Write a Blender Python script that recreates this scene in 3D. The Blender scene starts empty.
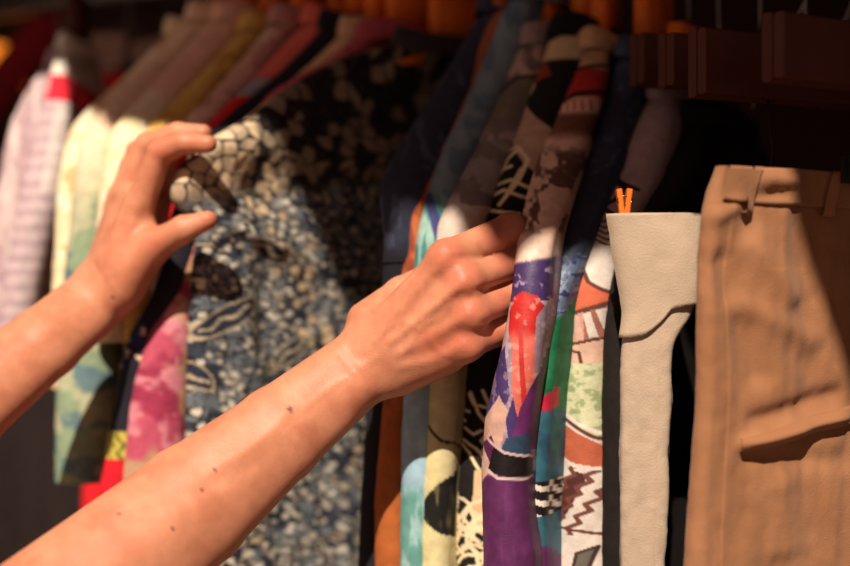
import bpy, math, random
import numpy as np
from mathutils import Vector

S = bpy.context.scene
COL = S.collection
F = 1168.0          # focal length in photo pixels (850 wide)
H = 1.35            # eye height
R = math.radians
random.seed(4)

def at(px, py, Y):
    """photo pixel + distance -> metres (only used to survey where things stand)"""
    return np.array([(px - 425) * Y / F, Y, H + (283 - py) * Y / F])

def rail_Y(px):      # distance of the clothes rail along this sight line
    return 1.045 / (1 + 0.5 * (px - 425) / F)

# ------------------------------------------------------------------ colour helpers
def lin(c):
    c = np.asarray(c, float) / 255.0
    return np.where(c <= 0.04045, c / 12.92, ((c + 0.055) / 1.055) ** 2.4)

def hsh(ix, iy, seed):
    v = np.sin(ix * 127.1 + iy * 311.7 + seed * 74.7) * 43758.5453
    return v - np.floor(v)

def vn(x, y, seed=0.0):
    x = np.asarray(x, float); y = np.asarray(y, float)
    ix = np.floor(x); iy = np.floor(y); fx = x - ix; fy = y - iy
    fx = fx * fx * (3 - 2 * fx); fy = fy * fy * (3 - 2 * fy)
    a = hsh(ix, iy, seed); b = hsh(ix + 1, iy, seed); c = hsh(ix, iy + 1, seed); d = hsh(ix + 1, iy + 1, seed)
    return (a + (b - a) * fx) * (1 - fy) + (c + (d - c) * fx) * fy

def fbm(x, y, seed=0.0):
    return 0.55 * vn(x, y, seed) + 0.28 * vn(x * 2.1, y * 2.1, seed + 3) + 0.17 * vn(x * 4.3, y * 4.3, seed + 7)

def voro(x, y, seed=0.0, jit=0.8):
    ix = np.floor(x); iy = np.floor(y)
    f1 = np.full(np.shape(x), 9.0); f2 = f1.copy(); idv = np.zeros(np.shape(x))
    for dx in (-1, 0, 1):
        for dy in (-1, 0, 1):
            cx = ix + dx; cy = iy + dy
            px = cx + 0.5 + jit * (hsh(cx, cy, seed) - 0.5); py = cy + 0.5 + jit * (hsh(cx, cy, seed + 5) - 0.5)
            d = np.hypot(x - px, y - py)
            h = hsh(cx, cy, seed + 9)
            n = d < f1
            f2 = np.where(n, f1, np.minimum(f2, d)); idv = np.where(n, h, idv); f1 = np.where(n, d, f1)
    return f1, f2, idv

def sst(a, b, x):
    t = np.clip((x - a) / (b - a), 0, 1); return t * t * (3 - 2 * t)

def mix(base, rgb, m):
    m = np.clip(np.asarray(m, float), 0, 1)[:, None]
    return base * (1 - m) + np.asarray(rgb, float)[None, :] * m

def base(n, rgb): return np.tile(np.asarray(rgb, float), (n, 1))

def inpoly(x, y, P):
    c = np.zeros(np.shape(x), bool); n = len(P)
    for i in range(n):
        x1, y1 = P[i]; x2, y2 = P[(i + 1) % n]
        if y1 == y2: continue
        k = ((y1 > y) != (y2 > y)) & (x < (x2 - x1) * (y - y1) / (y2 - y1) + x1)
        c ^= k
    return c.astype(float)

def dline(x, y, P):
    d = np.full(np.shape(x), 1e9)
    for (x1, y1), (x2, y2) in zip(P[:-1], P[1:]):
        dx, dy = x2 - x1, y2 - y1
        t = np.clip(((x - x1) * dx + (y - y1) * dy) / (dx * dx + dy * dy + 1e-9), 0, 1)
        d = np.minimum(d, np.hypot(x - x1 - t * dx, y - y1 - t * dy))
    return d

def stroke(x, y, P, w): return 1 - sst(w * 0.7, w * 1.2, dline(x, y, P))

# ------------------------------------------------------------------ materials
def mat(name, rgb=None, rough=0.85, attr=False, weave=0.0, var=0.12, vscale=30.0, metal=0.0, sss=0.0, emit=0.0, sheen=0.0, spec=0.3):
    m = bpy.data.materials.new(name); m.use_nodes = True
    nt = m.node_tree; b = nt.nodes['Principled BSDF']
    b.inputs['Roughness'].default_value = rough; b.inputs['Metallic'].default_value = metal
    b.inputs['Specular IOR Level'].default_value = spec
    if sheen: b.inputs['Sheen Weight'].default_value = sheen
    tc = nt.nodes.new('ShaderNodeTexCoord')
    nz = nt.nodes.new('ShaderNodeTexNoise'); nz.inputs['Scale'].default_value = vscale; nz.inputs['Detail'].default_value = 5
    nt.links.new(tc.outputs['Object'], nz.inputs['Vector'])
    mr = nt.nodes.new('ShaderNodeMapRange'); mr.inputs['From Min'].default_value = 0.25; mr.inputs['From Max'].default_value = 0.75
    mr.inputs['To Min'].default_value = 1 - var; mr.inputs['To Max'].default_value = 1 + var
    nt.links.new(nz.outputs['Fac'], mr.inputs['Value'])
    mx = nt.nodes.new('ShaderNodeVectorMath'); mx.operation = 'SCALE'
    if attr:
        a = nt.nodes.new('ShaderNodeAttribute'); a.attribute_name = 'dye'
        nt.links.new(a.outputs['Color'], mx.inputs[0])
    else:
        mx.inputs[0].default_value = lin(rgb)
    nt.links.new(mr.outputs['Result'], mx.inputs['Scale'])
    nt.links.new(mx.outputs['Vector'], b.inputs['Base Color'])
    if weave:
        w = nt.nodes.new('ShaderNodeTexNoise'); w.inputs['Scale'].default_value = 900; w.inputs['Detail'].default_value = 2
        nt.links.new(tc.outputs['Object'], w.inputs['Vector'])
        bp = nt.nodes.new('ShaderNodeBump'); bp.inputs['Strength'].default_value = weave; bp.inputs['Distance'].default_value = 0.0008
        nt.links.new(w.outputs['Fac'], bp.inputs['Height']); nt.links.new(bp.outputs['Normal'], b.inputs['Normal'])
    if sss:
        b.inputs['Subsurface Weight'].default_value = sss
        b.inputs['Subsurface Radius'].default_value = (1.0, 0.35, 0.18); b.inputs['Subsurface Scale'].default_value = 0.007
    if emit:
        b.inputs['Emission Color'].default_value = (*lin(rgb), 1); b.inputs['Emission Strength'].default_value = emit
    return m

M_cloth = mat('printed_cloth', attr=True, weave=0.5, var=0.17, vscale=110)
M_silk = mat('printed_silk', attr=True, rough=0.5, weave=0.3, var=0.24, vscale=120, spec=0.35)
M_drill = mat('cotton_drill', attr=True, rough=0.9, weave=0.5, var=0.07, sheen=0.1)
M_skin = mat('skin', attr=True, rough=0.47, weave=0.32, var=0.09, vscale=140, sss=0.2, spec=0.35)
M_wood = mat('orange_hanger_wood', (236, 118, 36), rough=0.5, var=0.2, vscale=25)
M_dwood = mat('dark_hanger_wood', (84, 42, 32), rough=0.55, var=0.2, vscale=25)
M_wire = mat('hanger_steel', (120, 112, 106), rough=0.3, metal=1.0, var=0.05)
M_clip = mat('clip_steel', (34, 29, 28), rough=0.7)
M_wirep = mat('coated_wire', (214, 206, 198), rough=0.5)
M_rail = mat('rail_steel', (120, 115, 112), rough=0.35, metal=1.0, var=0.05)
M_thread = mat('stitching', (196, 166, 130), rough=0.9)
M_wall = mat('stall_wall', (44, 25, 21), rough=0.95, var=0.3, vscale=4)
M_floor = mat('pavement', (120, 104, 92), rough=0.9, var=0.2, vscale=8)
M_awn = mat('awning_canvas', (176, 70, 42), rough=0.9, weave=0.2, var=0.08)
M_pole = mat('pole_paint', (70, 60, 58), rough=0.5)
M_red = mat('dark_red_cloth', (128, 12, 26), rough=0.85, weave=0.3)
M_glow = mat('standin_glow', (255, 140, 40), rough=0.4, emit=1.3)  # glow replaces sunlight on an orange item
M_brass = mat('standin_base', (120, 70, 40), rough=0.4, metal=0.8)
M_button = mat('shirt_button', (225, 215, 195), rough=0.35)

# ------------------------------------------------------------------ object helpers
def mesh_obj(name, V, Fc, m, parent=None, dye=None, smooth=True):
    me = bpy.data.meshes.new(name)
    V = np.asarray(V, np.float32)
    me.from_pydata(V.tolist(), [], Fc if isinstance(Fc, list) else Fc.tolist())
    me.update()
    if smooth: me.polygons.foreach_set('use_smooth', np.ones(len(me.polygons), bool))
    if dye is not None:
        a = me.color_attributes.new('dye', 'FLOAT_COLOR', 'POINT')
        c = np.ones((len(V), 4), np.float32); c[:, :3] = dye
        a.data.foreach_set('color', c.ravel())
    me.materials.append(m)
    o = bpy.data.objects.new(name, me); COL.objects.link(o)
    if parent is not None:
        o.parent = parent
        o.matrix_parent_inverse = parent.matrix_basis.inverted()
    return o

def thing(name, label, cat, loc, group=None):
    o = bpy.data.objects.new(name, None); COL.objects.link(o)
    o.location = Vector([float(v) for v in loc]); o.empty_display_size = 0.05
    o['label'] = label; o['category'] = cat
    if group: o['group'] = group
    bpy.context.view_layer.update()
    return o

def tag(o, label, cat, group=None, kind=None):
    if label: o['label'] = label
    if cat: o['category'] = cat
    if group: o['group'] = group
    if kind: o['kind'] = kind
    return o

class MB:
    def __init__(s): s.V = []; s.F = []
    def add(s, V, Fc):
        n = len(s.V); s.V += [tuple(map(float, v)) for v in V]; s.F += [[i + n for i in f] for f in Fc]; return s
    def box(s, c, ax, hs, bev=0.0):
        """box with axes ax (3 unit vectors), half sizes hs, chamfered along its length axis 0"""
        c = np.array(c, float); ax = [np.array(a, float) for a in ax]
        b = min(bev, hs[1] * 0.9, hs[2] * 0.9)
        prof = [(-hs[1] + b, -hs[2]), (hs[1] - b, -hs[2]), (hs[1], -hs[2] + b), (hs[1], hs[2] - b), (hs[1] - b, hs[2]), (-hs[1] + b, hs[2]), (-hs[1], hs[2] - b), (-hs[1], -hs[2] + b)]
        V = []; Fc = []
        for t, k in ((-hs[0], 1 - 0.0), (hs[0], 1)):
            for (p, q) in prof: V.append(c + ax[0] * t + ax[1] * p + ax[2] * q)
        for i in range(8): Fc.append([i, (i + 1) % 8, 8 + (i + 1) % 8, 8 + i])
        Fc.append(list(range(7, -1, -1))); Fc.append(list(range(8, 16)))
        return s.add(V, Fc)
    def tube(s, P, r, n=10, close=False, sq=1.0):
        P = [np.array(p, float) for p in P]; rr = r if hasattr(r, '__len__') else [r] * len(P)
        V = []; Fc = []; prev = None
        for i, p in enumerate(P):
            t = P[min(i + 1, len(P) - 1)] - P[max(i - 1, 0)]
            if close: t = P[(i + 1) % len(P)] - P[i - 1]
            t = t / (np.linalg.norm(t) + 1e-12)
            ref = prev if prev is not None else (np.array([0, 0, 1.0]) if abs(t[2]) < 0.9 else np.array([1.0, 0, 0]))
            a = ref - t * ref.dot(t); a /= np.linalg.norm(a) + 1e-12; prev = a
            b = np.cross(t, a)
            for k in range(n):
                th = 2 * math.pi * k / n
                V.append(p + rr[i] * (a * math.cos(th) + b * math.sin(th) * sq))
        m = len(P)
        for i in range(m if close else m - 1):
            j = (i + 1) % m
            for k in range(n):
                Fc.append([i * n + k, i * n + (k + 1) % n, j * n + (k + 1) % n, j * n + k])
        if not close:
            Fc.append(list(range(n - 1, -1, -1))); Fc.append([(m - 1) * n + k for k in range(n)])
        return s.add(V, Fc)
    def ball(s, c, r, n=16, sc=(1, 1, 1)):
        c = np.array(c, float); V = []; Fc = []
        for i in range(n // 2 + 1):
            ph = math.pi * i / (n // 2)
            for k in range(n):
                th = 2 * math.pi * k / n
                V.append(c + r * np.array([sc[0] * math.sin(ph) * math.cos(th), sc[1] * math.sin(ph) * math.sin(th), sc[2] * math.cos(ph)]))
        for i in range(n // 2):
            for k in range(n): Fc.append([i * n + k, (i + 1) * n + k, (i + 1) * n + (k + 1) % n, i * n + (k + 1) % n])
        return s.add(V, Fc)
    def build(s, name, m, parent=None, smooth=True, dye=None):
        o = mesh_obj(name, s.V, s.F, m, parent, None if dye is None else np.tile(lin(dye), (len(s.V), 1)), smooth)
        return o

def crom(P, n_per=None, step=0.002, steps=None):
    """Catmull-Rom through rows of P (any dims), resampled by xyz length with step"""
    P = np.asarray(P, float); out = []
    Q = np.vstack([2 * P[0] - P[1], P, 2 * P[-1] - P[-2]])
    for i in range(1, len(Q) - 2):
        p0, p1, p2, p3 = Q[i - 1], Q[i], Q[i + 1], Q[i + 2]
        L = np.linalg.norm((p2 - p1)[:3]); n = max(2, int(L / step))
        t = np.linspace(0, 1, n, endpoint=False)[:, None]
        # finite-difference tangents limited to avoid overshoot
        m1 = (p2 - p0) * (np.linalg.norm((p2 - p1)[:3]) / (np.linalg.norm((p2 - p1)[:3]) + np.linalg.norm((p1 - p0)[:3]) + 1e-9))
        m2 = (p3 - p1) * (np.linalg.norm((p2 - p1)[:3]) / (np.linalg.norm((p2 - p1)[:3]) + np.linalg.norm((p3 - p2)[:3]) + 1e-9))
        h00 = 2 * t**3 - 3 * t**2 + 1; h10 = t**3 - 2 * t**2 + t; h01 = -2 * t**3 + 3 * t**2; h11 = t**3 - t**2
        out.append(h00 * p1 + h10 * m1 + h01 * p2 + h11 * m2)
    out.append(P[-1:])
    return np.vstack(out)

# ------------------------------------------------------------------ the garment builder
RAIL_Z = H + 0.40
rail_dir = np.array([1.0, -0.5, 0]); rail_dir /= np.linalg.norm(rail_dir)
GARMENTS = {}

def garment(name, label, cat, ctrl, paint, m=None, seed=1.0, neck=0.06, back=0.008, amp=0.003, nseg=49, nside=24,
            side_pow=1.7, yaw=None, length=None, sleeve=None, step=0.0014, absd=False, zbot=-0.42, fold=None, hanger=True,
            hanger_mat=None, collar=True, group='garments on the clothes rail', e=1.0, lift=0.0, taper=0.06, hang_up=0.03, hlabel=None, sq=1.0):
    m = m or M_cloth
    C = []
    for i, (px, py, Y, hw) in enumerate(ctrl):
        if Y is None: Y = rail_Y(px)
        C.append([*at(px, py, Y), hw * Y / F, py, px, hw])
    C = np.array(C)
    while len(C) > 4 and C[-1][2] < H + zbot: C = C[:-1]
    last = C[-1].copy(); dz = last[2] - (H + zbot)
    if dz > 0.02:
        e1 = last.copy(); e1[2] = H + zbot; e1[4] += dz / (C[-1][1] / F)
        C = np.vstack([C, e1])
    N0 = C[0][:3]; t0 = int(np.argmin(C[:, 1]))
    if yaw is None: ya = math.atan2(N0[0] - C[t0][0], N0[1] - C[t0][1])
    else: ya = R(yaw)
    if abs(ya) < R(46): C[:, 3] /= max(0.7, math.cos(ya))
    sp = crom(C, step=step)
    # coarser rows far below the part that shows
    keep = np.ones(len(sp), bool); low = sp[:, 4] > 620
    idx = np.where(low)[0]; keep[idx[(np.arange(len(idx)) % 9) != 0]] = False; keep[-1] = True
    sp = sp[keep]
    N = C[0][:3]
    ti = int(np.argmin(C[:, 1]))
    if yaw is None:
        b = N - C[ti][:3]; b[2] = 0
    else: b = np.array([math.sin(R(yaw)), math.cos(R(yaw)), 0])
    b /= np.linalg.norm(b); s = np.array([b[1], -b[0], 0])
    nr = len(sp); P = sp[:, :3]; W = np.maximum(sp[:, 3], 0.002); PY = sp[:, 4]; HWP = sp[:, 6]; SX = sp[:, 5]
    if length is None: Ls = np.maximum(2 * (((N[None] - P) @ b) + neck), 2 * neck)
    else: Ls = np.full(nr, length)
    th = np.linspace(-math.pi / 2, math.pi / 2, nseg)
    we = np.minimum(W * e, Ls * 0.4)
    fr = np.linspace(0, 1, nside + 1)[1:] ** side_pow
    cols_d = []; cols_o = []; cols_u = []; cols_n = []
    def halfw(d):
        t = sst(0, taper, d - we); return W * (1 - t) + np.minimum(W, back) * t
    # left side from back to front, nose, right side front to back
    for f in fr[::-1]:
        d = we + (Ls - 1.0 * we) * f; cols_d.append(d); cols_o.append(-halfw(d)); cols_u.append(-1 - (d - we) * F / (0.85 * HWP)); cols_n.append((0.0, -1.0))
    for t in th:
        ct, st_ = math.cos(t), math.sin(t)
        if sq != 1.0:
            ct = abs(ct) ** sq; st_ = math.copysign(abs(st_) ** sq, st_)
        cols_d.append(we * (1 - ct)); cols_o.append(W * st_); cols_u.append(np.full(nr, st_)); cols_n.append((-math.cos(t), math.sin(t)))
    for f in fr:
        d = we + (Ls - 1.0 * we) * f; cols_d.append(d); cols_o.append(halfw(d)); cols_u.append(1 + (d - we) * F / (0.85 * HWP)); cols_n.append((0.0, 1.0))
    D = np.stack(cols_d, 1); O = np.stack(cols_o, 1); U = np.stack(cols_u, 1); nn = np.array(cols_n)
    nc = D.shape[1]; jn0 = nside; jn1 = nside + nseg - 1
    z = P[:, 2][:, None]; yy = np.repeat(PY[:, None], nc, 1)
    side = np.sign(O)
    # soft folds: long vertical drapes plus a little crumple
    arc = np.where(np.abs(U) <= 1, U * W[:, None], side * (W[:, None] + D - we[:, None]))
    dr = fbm(arc * 34 + seed * 3.1, z * 4.5 + seed, seed) - 0.5
    cr = fbm(arc * 75, z * 55 + seed, seed + 2) - 0.5
    g = np.clip(np.abs(arc) / 0.03, 0.35, 1.0) * np.clip((D + 0.02) / 0.03, 0.2, 1)
    off = amp * (2.4 * dr * g + 0.55 * cr)
    if fold is not None: off = off + fold(yy, arc, D, U)
    XY = P[:, None, :] + b[None, None, :] * (D + nn[None, :, 0] * off)[..., None] + s[None, None, :] * (O + nn[None, :, 1] * off)[..., None]
    XY[..., 2] += lift
    V = XY.reshape(-1, 3)
    xp = SX[:, None] + U * HWP[:, None]
    DD = D + ((P - C[ti][:3]) @ b)[:, None] if absd else D
    col = lin(np.clip(paint(xp.ravel(), yy.ravel(), U.ravel(), DD.ravel()), 0, 255))
    I = np.arange(nr * nc).reshape(nr, nc)
    # quads; last column joins first column at the back
    A = I; Bq = np.concatenate([I[:, 1:], I[:, :1]], 1)
    q = np.stack([A[:-1], Bq[:-1], Bq[1:], A[1:]], -1)       # nr-1, nc, 4
    grp = np.zeros((nr - 1, nc), int)
    if sleeve:
        y0, y1, js = sleeve
        rows = (PY[:-1] >= y0) & (PY[:-1] < y1)
        cm = np.zeros(nc, bool); cm[max(0, jn0 - js):min(nc, jn1 + js)] = True
        grp[np.ix_(np.where(rows)[0], np.where(cm)[0])] = 1
    root = thing(name, label, cat, at_base(P, b, Ls), group)
    def part(pn, k, infl):
        qq = q[grp == k].reshape(-1, 4)
        u, inv = np.unique(qq, return_inverse=True)
        Vv = V[u].copy(); 
        if infl:
            nrm = (b[None] * nn[u % nc, 0][:, None] + s[None] * nn[u % nc, 1][:, None])
            Vv += nrm * infl
        return mesh_obj(pn, Vv, inv.reshape(-1, 4), m, root, col[u])
    part('body', 0, 0)
    if sleeve: part('sleeve', 1, 0.0012)
    Cn = N + b * neck
    topc = lin(np.clip(paint(np.full(1, SX[0]), np.full(1, PY[0] + 4.0), np.zeros(1), np.zeros(1)), 0, 255))[0]
    if collar:
        a1 = neck + 0.004; a2 = min(W[0], 0.014) + 0.003
        prof = [(-0.003, -0.004), (-0.002, 0.011), (0.001, 0.014), (0.004, 0.011), (0.007, 0.003), (0.0085, -0.006)]
        Vc = []; Fc = []; n = 44
        for k in range(n):
            t = 2 * math.pi * k / n
            for (r, dzz) in prof:
                wv = 0.0018 * math.sin(3 * t + seed)
                Vc.append(Cn + b * (-(a1 + r) * math.cos(t)) + s * ((a2 + r) * math.sin(t)) + np.array([0, 0, dzz + wv + lift]))
        np_ = len(prof)
        for k in range(n):
            for j in range(np_ - 1):
                Fc.append([k * np_ + j, ((k + 1) % n) * np_ + j, ((k + 1) % n) * np_ + j + 1, k * np_ + j + 1])
        mesh_obj('collar', Vc, Fc, m, root, np.tile(topc, (len(Vc), 1)))
    G = dict(root=root, b=b, s=s, P=P, PY=PY, XY=XY, nn=nn, jn0=jn0, jn1=jn1, D=D, N=N, Cn=Cn, nc=nc, W=W, U=U)
    if hanger: make_hanger(hlabel or ('wooden hanger inside the ' + label), Cn, b, N, P, W, hang_up, hanger_mat or M_wood)
    return G

def at_base(P, b, Ls):
    p = P[-1] + b * Ls[-1] * 0.5
    return p

def rail_point(p):
    """nearest point of the rail to p"""
    o = np.array([0, 1.045, RAIL_Z]); o[1] += 0.045
    t = (np.array(p) - o)[:2] @ rail_dir[:2]
    return o + rail_dir * t

def make_hanger(label, Cn, b, N, P, W, up, m):
    top = Cn + np.array([0, 0, up])
    root = thing('clothes_hanger', label, 'hanger', top, 'wooden clothes hangers')
    # wooden arms that follow the shoulder line inside the cloth, mirrored about the hook
    q = (Cn[None] - P) @ b; hi = min(0.165, float(q.max()) * 0.75)
    arm = []
    for t in np.linspace(0.065, hi, 12)[::-1]:
        i = int(np.argmax(q >= t)); arm.append(P[i] + b * 0.016 + np.array([0, 0, -0.012]))
    arm = arm + [Cn + np.array([0, 0, 0.030])] + [2 * np.array([Cn[0], Cn[1], 0]) * np.array([1, 1, 0]) + a_ * np.array([-1, -1, 1]) for a_ in arm[::-1]]
    mb = MB(); mb.tube(arm, [0.0045 + 0.002 * (1 - abs(k - 12) / 12) for k in range(25)], 10)
    mb.box(Cn + np.array([0, 0, 0.02 + up * 0.5]), (np.array([0, 0, 1.0]), b, np.cross([0, 0, 1.0], b)), (0.012 + up * 0.5, 0.030, 0.0075), 0.003)
    mb.build('wooden_arms', m, root)
    rp = rail_point(Cn); z0 = Cn[2] + 0.03 + up
    hk = [np.array([Cn[0], Cn[1], z0 - 0.012]), np.array([Cn[0], Cn[1], z0 + 0.02])]
    mid = np.array([rp[0], rp[1], 0]); off = b * 0.0155
    hk.append(np.array([rp[0], rp[1], RAIL_Z - 0.045]) )
    for a in range(-80, 200, 20):
        hk.append(rp + b * (0.0155 * math.cos(R(a))) + np.array([0, 0, 0.0155 * math.sin(R(a))]))
    mh = MB(); mh.tube(hk, 0.0016, 8); mh.build('hook', M_wire, root)
    return root
# ------------------------------------------------------------------ cloth prints (dye, with some shade put in; x, y run along the cloth, u across its front fold)
def plain(rgb, var=14, sc=0.06, sd=1.0):
    def f(x, y, u, d):
        c = base(len(x), rgb); return c + ((fbm(x * sc, y * sc * 0.5, sd) - 0.5) * 2 * var)[:, None]
    return f

def pt_pebble(x, y, u, d):
    xx = d * F / 0.97 + 12; n = len(x)
    wx = xx + 12 * (fbm(xx * 0.03, y * 0.03, 4) - 0.5); wy = y + 12 * (fbm(xx * 0.03, y * 0.03, 8) - 0.5)
    c = base(n, (106, 114, 124))
    c = mix(c, (140, 140, 138), sst(0.48, 0.60, fbm(xx * 0.075, y * 0.075, 2)))
    c = mix(c, (52, 58, 74), sst(0.54, 0.60, fbm(xx * 0.06, y * 0.06, 12)))
    # fine vermicular lines all over
    for (k, sd, wd) in ((0.085, 51, .018), (0.06, 57, .016)):
        r = np.abs(fbm(xx * k, y * k, sd) - 0.5); c = mix(c, (30, 31, 40), 0.85 * (1 - sst(wd, wd * 1.8, r)))
    rid = np.abs(fbm(xx * 0.028, y * 0.022, 21) - 0.5)
    c = mix(c, (26, 26, 32), 1 - sst(0.022, 0.036, rid)); c = mix(c, (196, 176, 150), 1 - sst(0.008, 0.016, rid))
    # scattered pale dots with dark rims
    f1, f2, h = voro(wx / 10.5, wy / 10.5, 5, 0.95)
    ok = (h > 0.40)
    c = mix(c, (28, 28, 36), ok * (1 - sst(0.42, 0.50, f1))); c = mix(c, (200, 194, 182), ok * (1 - sst(0.28, 0.36, f1)))
    # packed pebbles: over the shoulder and drifting down beside the fold
    f1, f2, h = voro(wx / 15.5, wy / 15.5, 15, 0.85)
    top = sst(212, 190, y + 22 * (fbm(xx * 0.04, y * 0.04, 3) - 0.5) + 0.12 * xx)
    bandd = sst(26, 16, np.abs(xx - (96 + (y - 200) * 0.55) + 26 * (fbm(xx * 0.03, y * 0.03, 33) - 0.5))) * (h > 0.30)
    c = mix(c, (56, 52, 54), top * (xx < 75)); c = mix(c, (24, 21, 22), top * (xx >= 75)); c = mix(c, (34, 33, 40), bandd * (f1 < 0.55))  # ground on the far side of the shoulder darkened: painted awning shade
    tone = np.where(h > 0.55, 1.0, 0.80) * np.where((xx > 84) & (top > 0.3) & (bandd < .3), 0.62, 1.0) * np.where((xx > 84) & (h < 0.5) & (top > 0.3), 0.1, 1.0)  # pebbles dimmed and thinned there, the same shade put into the dye
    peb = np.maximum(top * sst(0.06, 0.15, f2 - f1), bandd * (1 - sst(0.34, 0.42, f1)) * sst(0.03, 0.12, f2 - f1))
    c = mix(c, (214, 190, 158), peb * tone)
    c = mix(c, (160, 138, 116), peb * (1 - sst(0.0, 0.16, f1)) * 0.5)
    # dark leaves
    for (a, q, r1, r2, an) in ((62, 318, 34, 11, -0.5), (30, 372, 24, 9, 0.7), (110, 420, 30, 10, -0.3), (40, 455, 28, 10, 0.4), (105, 250, 22, 8, 0.5), (140, 355, 24, 9, -0.6), (80, 520, 30, 12, -0.4)):
        X = (xx - a) * math.cos(an) + (y - q) * math.sin(an); Y = -(xx - a) * math.sin(an) + (y - q) * math.cos(an)
        e = (X / r1) ** 2 + (Y / r2) ** 2
        c = mix(c, (190, 172, 146), 1 - sst(1.2, 1.45, e)); c = mix(c, (38, 44, 60), 1 - sst(0.9, 1.05, e))
        c = mix(c, (190, 174, 148), (1 - sst(1.0, 2.2, np.abs(Y - 2 * np.sin(X * 0.25)))) * (e < 0.8))
    return c

def pt_navy(x, y, u, d):
    c = base(len(x), (44, 48, 68)); c = mix(c, (66, 72, 96), sst(0.55, 0.7, fbm(x * 0.15, y * 0.05, 3)))
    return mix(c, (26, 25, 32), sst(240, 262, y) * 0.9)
def pt_rust(x, y, u, d):
    c = base(len(x), (196, 110, 66)); c = mix(c, (150, 72, 50), sst(0.5, 0.7, fbm(x * 0.1, y * 0.03, 6)))
    c = mix(c, (158, 88, 58), sst(200, 140, y)); c = mix(c, (44, 36, 38), sst(-0.2, -0.7, u) * (y > 245) * (y < 300))
    return mix(c, (168, 92, 44), sst(380, 430, y))
def pt_teal(x, y, u, d):
    c = base(len(x), (122, 142, 156)); f = fbm(x * 0.09, y * 0.05, 9)
    c = mix(c, (92, 118, 134), sst(0.45, 0.6, f)); c = mix(c, (70, 138, 138), sst(180, 215, y) * (1 - sst(330, 380, y)))
    c = mix(c, (146, 180, 174), sst(0.52, 0.6, fbm(x * 0.2, y * 0.03, 2)) * sst(180, 215, y) * (1 - sst(330, 380, y)))
    c = mix(c, (60, 66, 120), stroke(x, y, [(430, 196), (437, 246)], 3.5))
    c = mix(c, (150, 182, 204), sst(370, 400, y)); c = mix(c, (96, 150, 146), sst(478, 500, y + 10 * (f - 0.5)))
    return mix(c, (170, 202, 206), 0.7 * sst(0.55, 0.7, fbm(x * 0.15, y * 0.03, 12)) * (y > 400))
def pt_grey(x, y, u, d):
    c = base(len(x), (196, 170, 164)); f = fbm(x * 0.07, y * 0.06, 14)
    c = mix(c, (120, 116, 92), sst(74, 82, y) * (1 - sst(118, 145, y + 20 * (f - 0.5))))
    c = mix(c, (150, 140, 140), sst(120, 150, y) * (1 - sst(190, 215, y)))
    c = mix(c, (204, 190, 180), sst(190, 215, y))
    c = mix(c, (112, 100, 100), 0.8 * sst(0.54, 0.62, f) * (y < 205)); c = mix(c, (30, 26, 30), stroke(x, y, [(500, 92), (516, 78), (545, 74)], 1.6))
    c = mix(c, (44, 50, 120), stroke(x, y, [(428, 205), (436, 250)], 3.0))
    c = mix(c, (206, 196, 152), sst(300, 330, y))
    low = y > 380
    c = mix(c, (22, 20, 20), inpoly(x, y, [(416, 512), (432, 490), (456, 462), (458, 545), (440, 535), (428, 524)]) * low)
    c = mix(c, (40, 32, 28), stroke(x, y, [(428, 425), (440, 440), (456, 448)], 1.4) * low)
    return mix(c, (214, 200, 130), 0.5 * sst(0.6, 0.75, fbm(x * 0.12, y * 0.02, 11)) * low)
def _scribble(seed, n, x0, x1, y0, y1, L):
    rr = random.Random(seed); out = []
    for _ in range(n):
        x, y = rr.uniform(x0, x1), rr.uniform(y0, y1); a = rr.uniform(0, 6.28); P = [(x, y)]
        for _k in range(rr.randint(3, 6)):
            a += rr.uniform(-0.9, 0.9); x += L * math.cos(a); y += L * math.sin(a); P.append((x, y))
        out.append(P)
    return out
def pt_black(x, y, u, d):
    c = base(len(x), (24, 21, 21)); n = len(x); cream = (226, 208, 172)
    c = mix(c, (214, 188, 148), sst(62, 58, y) * (y > 33)); c = mix(c, (20, 18, 18), stroke(x, y, [(535, 40), (560, 33), (590, 36)], 3))
    c = mix(c, (190, 160, 140), inpoly(x, y, [(520, 96), (545, 128), (548, 175), (536, 190), (516, 150), (508, 135)]))
    c = mix(c, (150, 60, 50), inpoly(x, y, [(530, 66), (546, 62), (552, 76), (534, 80)]))
    # upper looping leaf lines
    for P in ([(486, 205), (496, 180), (508, 158), (520, 148), (526, 160), (516, 182), (500, 205)], [(500, 160), (506, 150), (518, 146)], [(492, 186), (512, 180), (524, 190)], [(505, 198), (520, 170)], [(476, 218), (490, 210), (512, 214)],
              [(528, 92), (534, 84), (530, 78)], [(498, 170), (512, 166)], [(482, 200), (505, 190), (522, 200)]):
        c = mix(c, cream, stroke(x, y, P, 1.8))
    # lower print
    for P in ([(452, 400), (458, 408), (470, 412)], [(455, 415), (466, 421)], [(472, 392), (478, 412), (485, 424)], [(482, 390), (486, 404), (494, 396), (490, 386)], [(478, 405), (494, 410)], [(484, 418), (496, 400)],
              [(470, 394), (474, 404)], [(466, 428), (474, 434), (480, 430)], [(488, 428), (480, 440), (486, 452)], [(458, 440), (470, 452), (478, 470)], [(464, 440), (476, 448), (488, 466)], [(486, 440), (480, 452)]):
        c = mix(c, cream, stroke(x, y, P, 1.5))
    c = mix(c, cream, inpoly(x, y, [(449, 446), (456, 440), (459, 505), (450, 506)])); c = mix(c, (214, 178, 140), inpoly(x, y, [(474, 470), (484, 466), (480, 534), (471, 528)]))
    for P in _scribble(11, 26, 444, 486, 505, 580, 7): c = mix(c, cream, stroke(x, y, P, 1.7))
    for P in ([(452, 506), (462, 530), (456, 545)], [(470, 505), (458, 522), (476, 540)], [(450, 560), (470, 545), (482, 560)], [(446, 530), (480, 526)]): c = mix(c, cream, stroke(x, y, P, 2.3))
    return c
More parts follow.
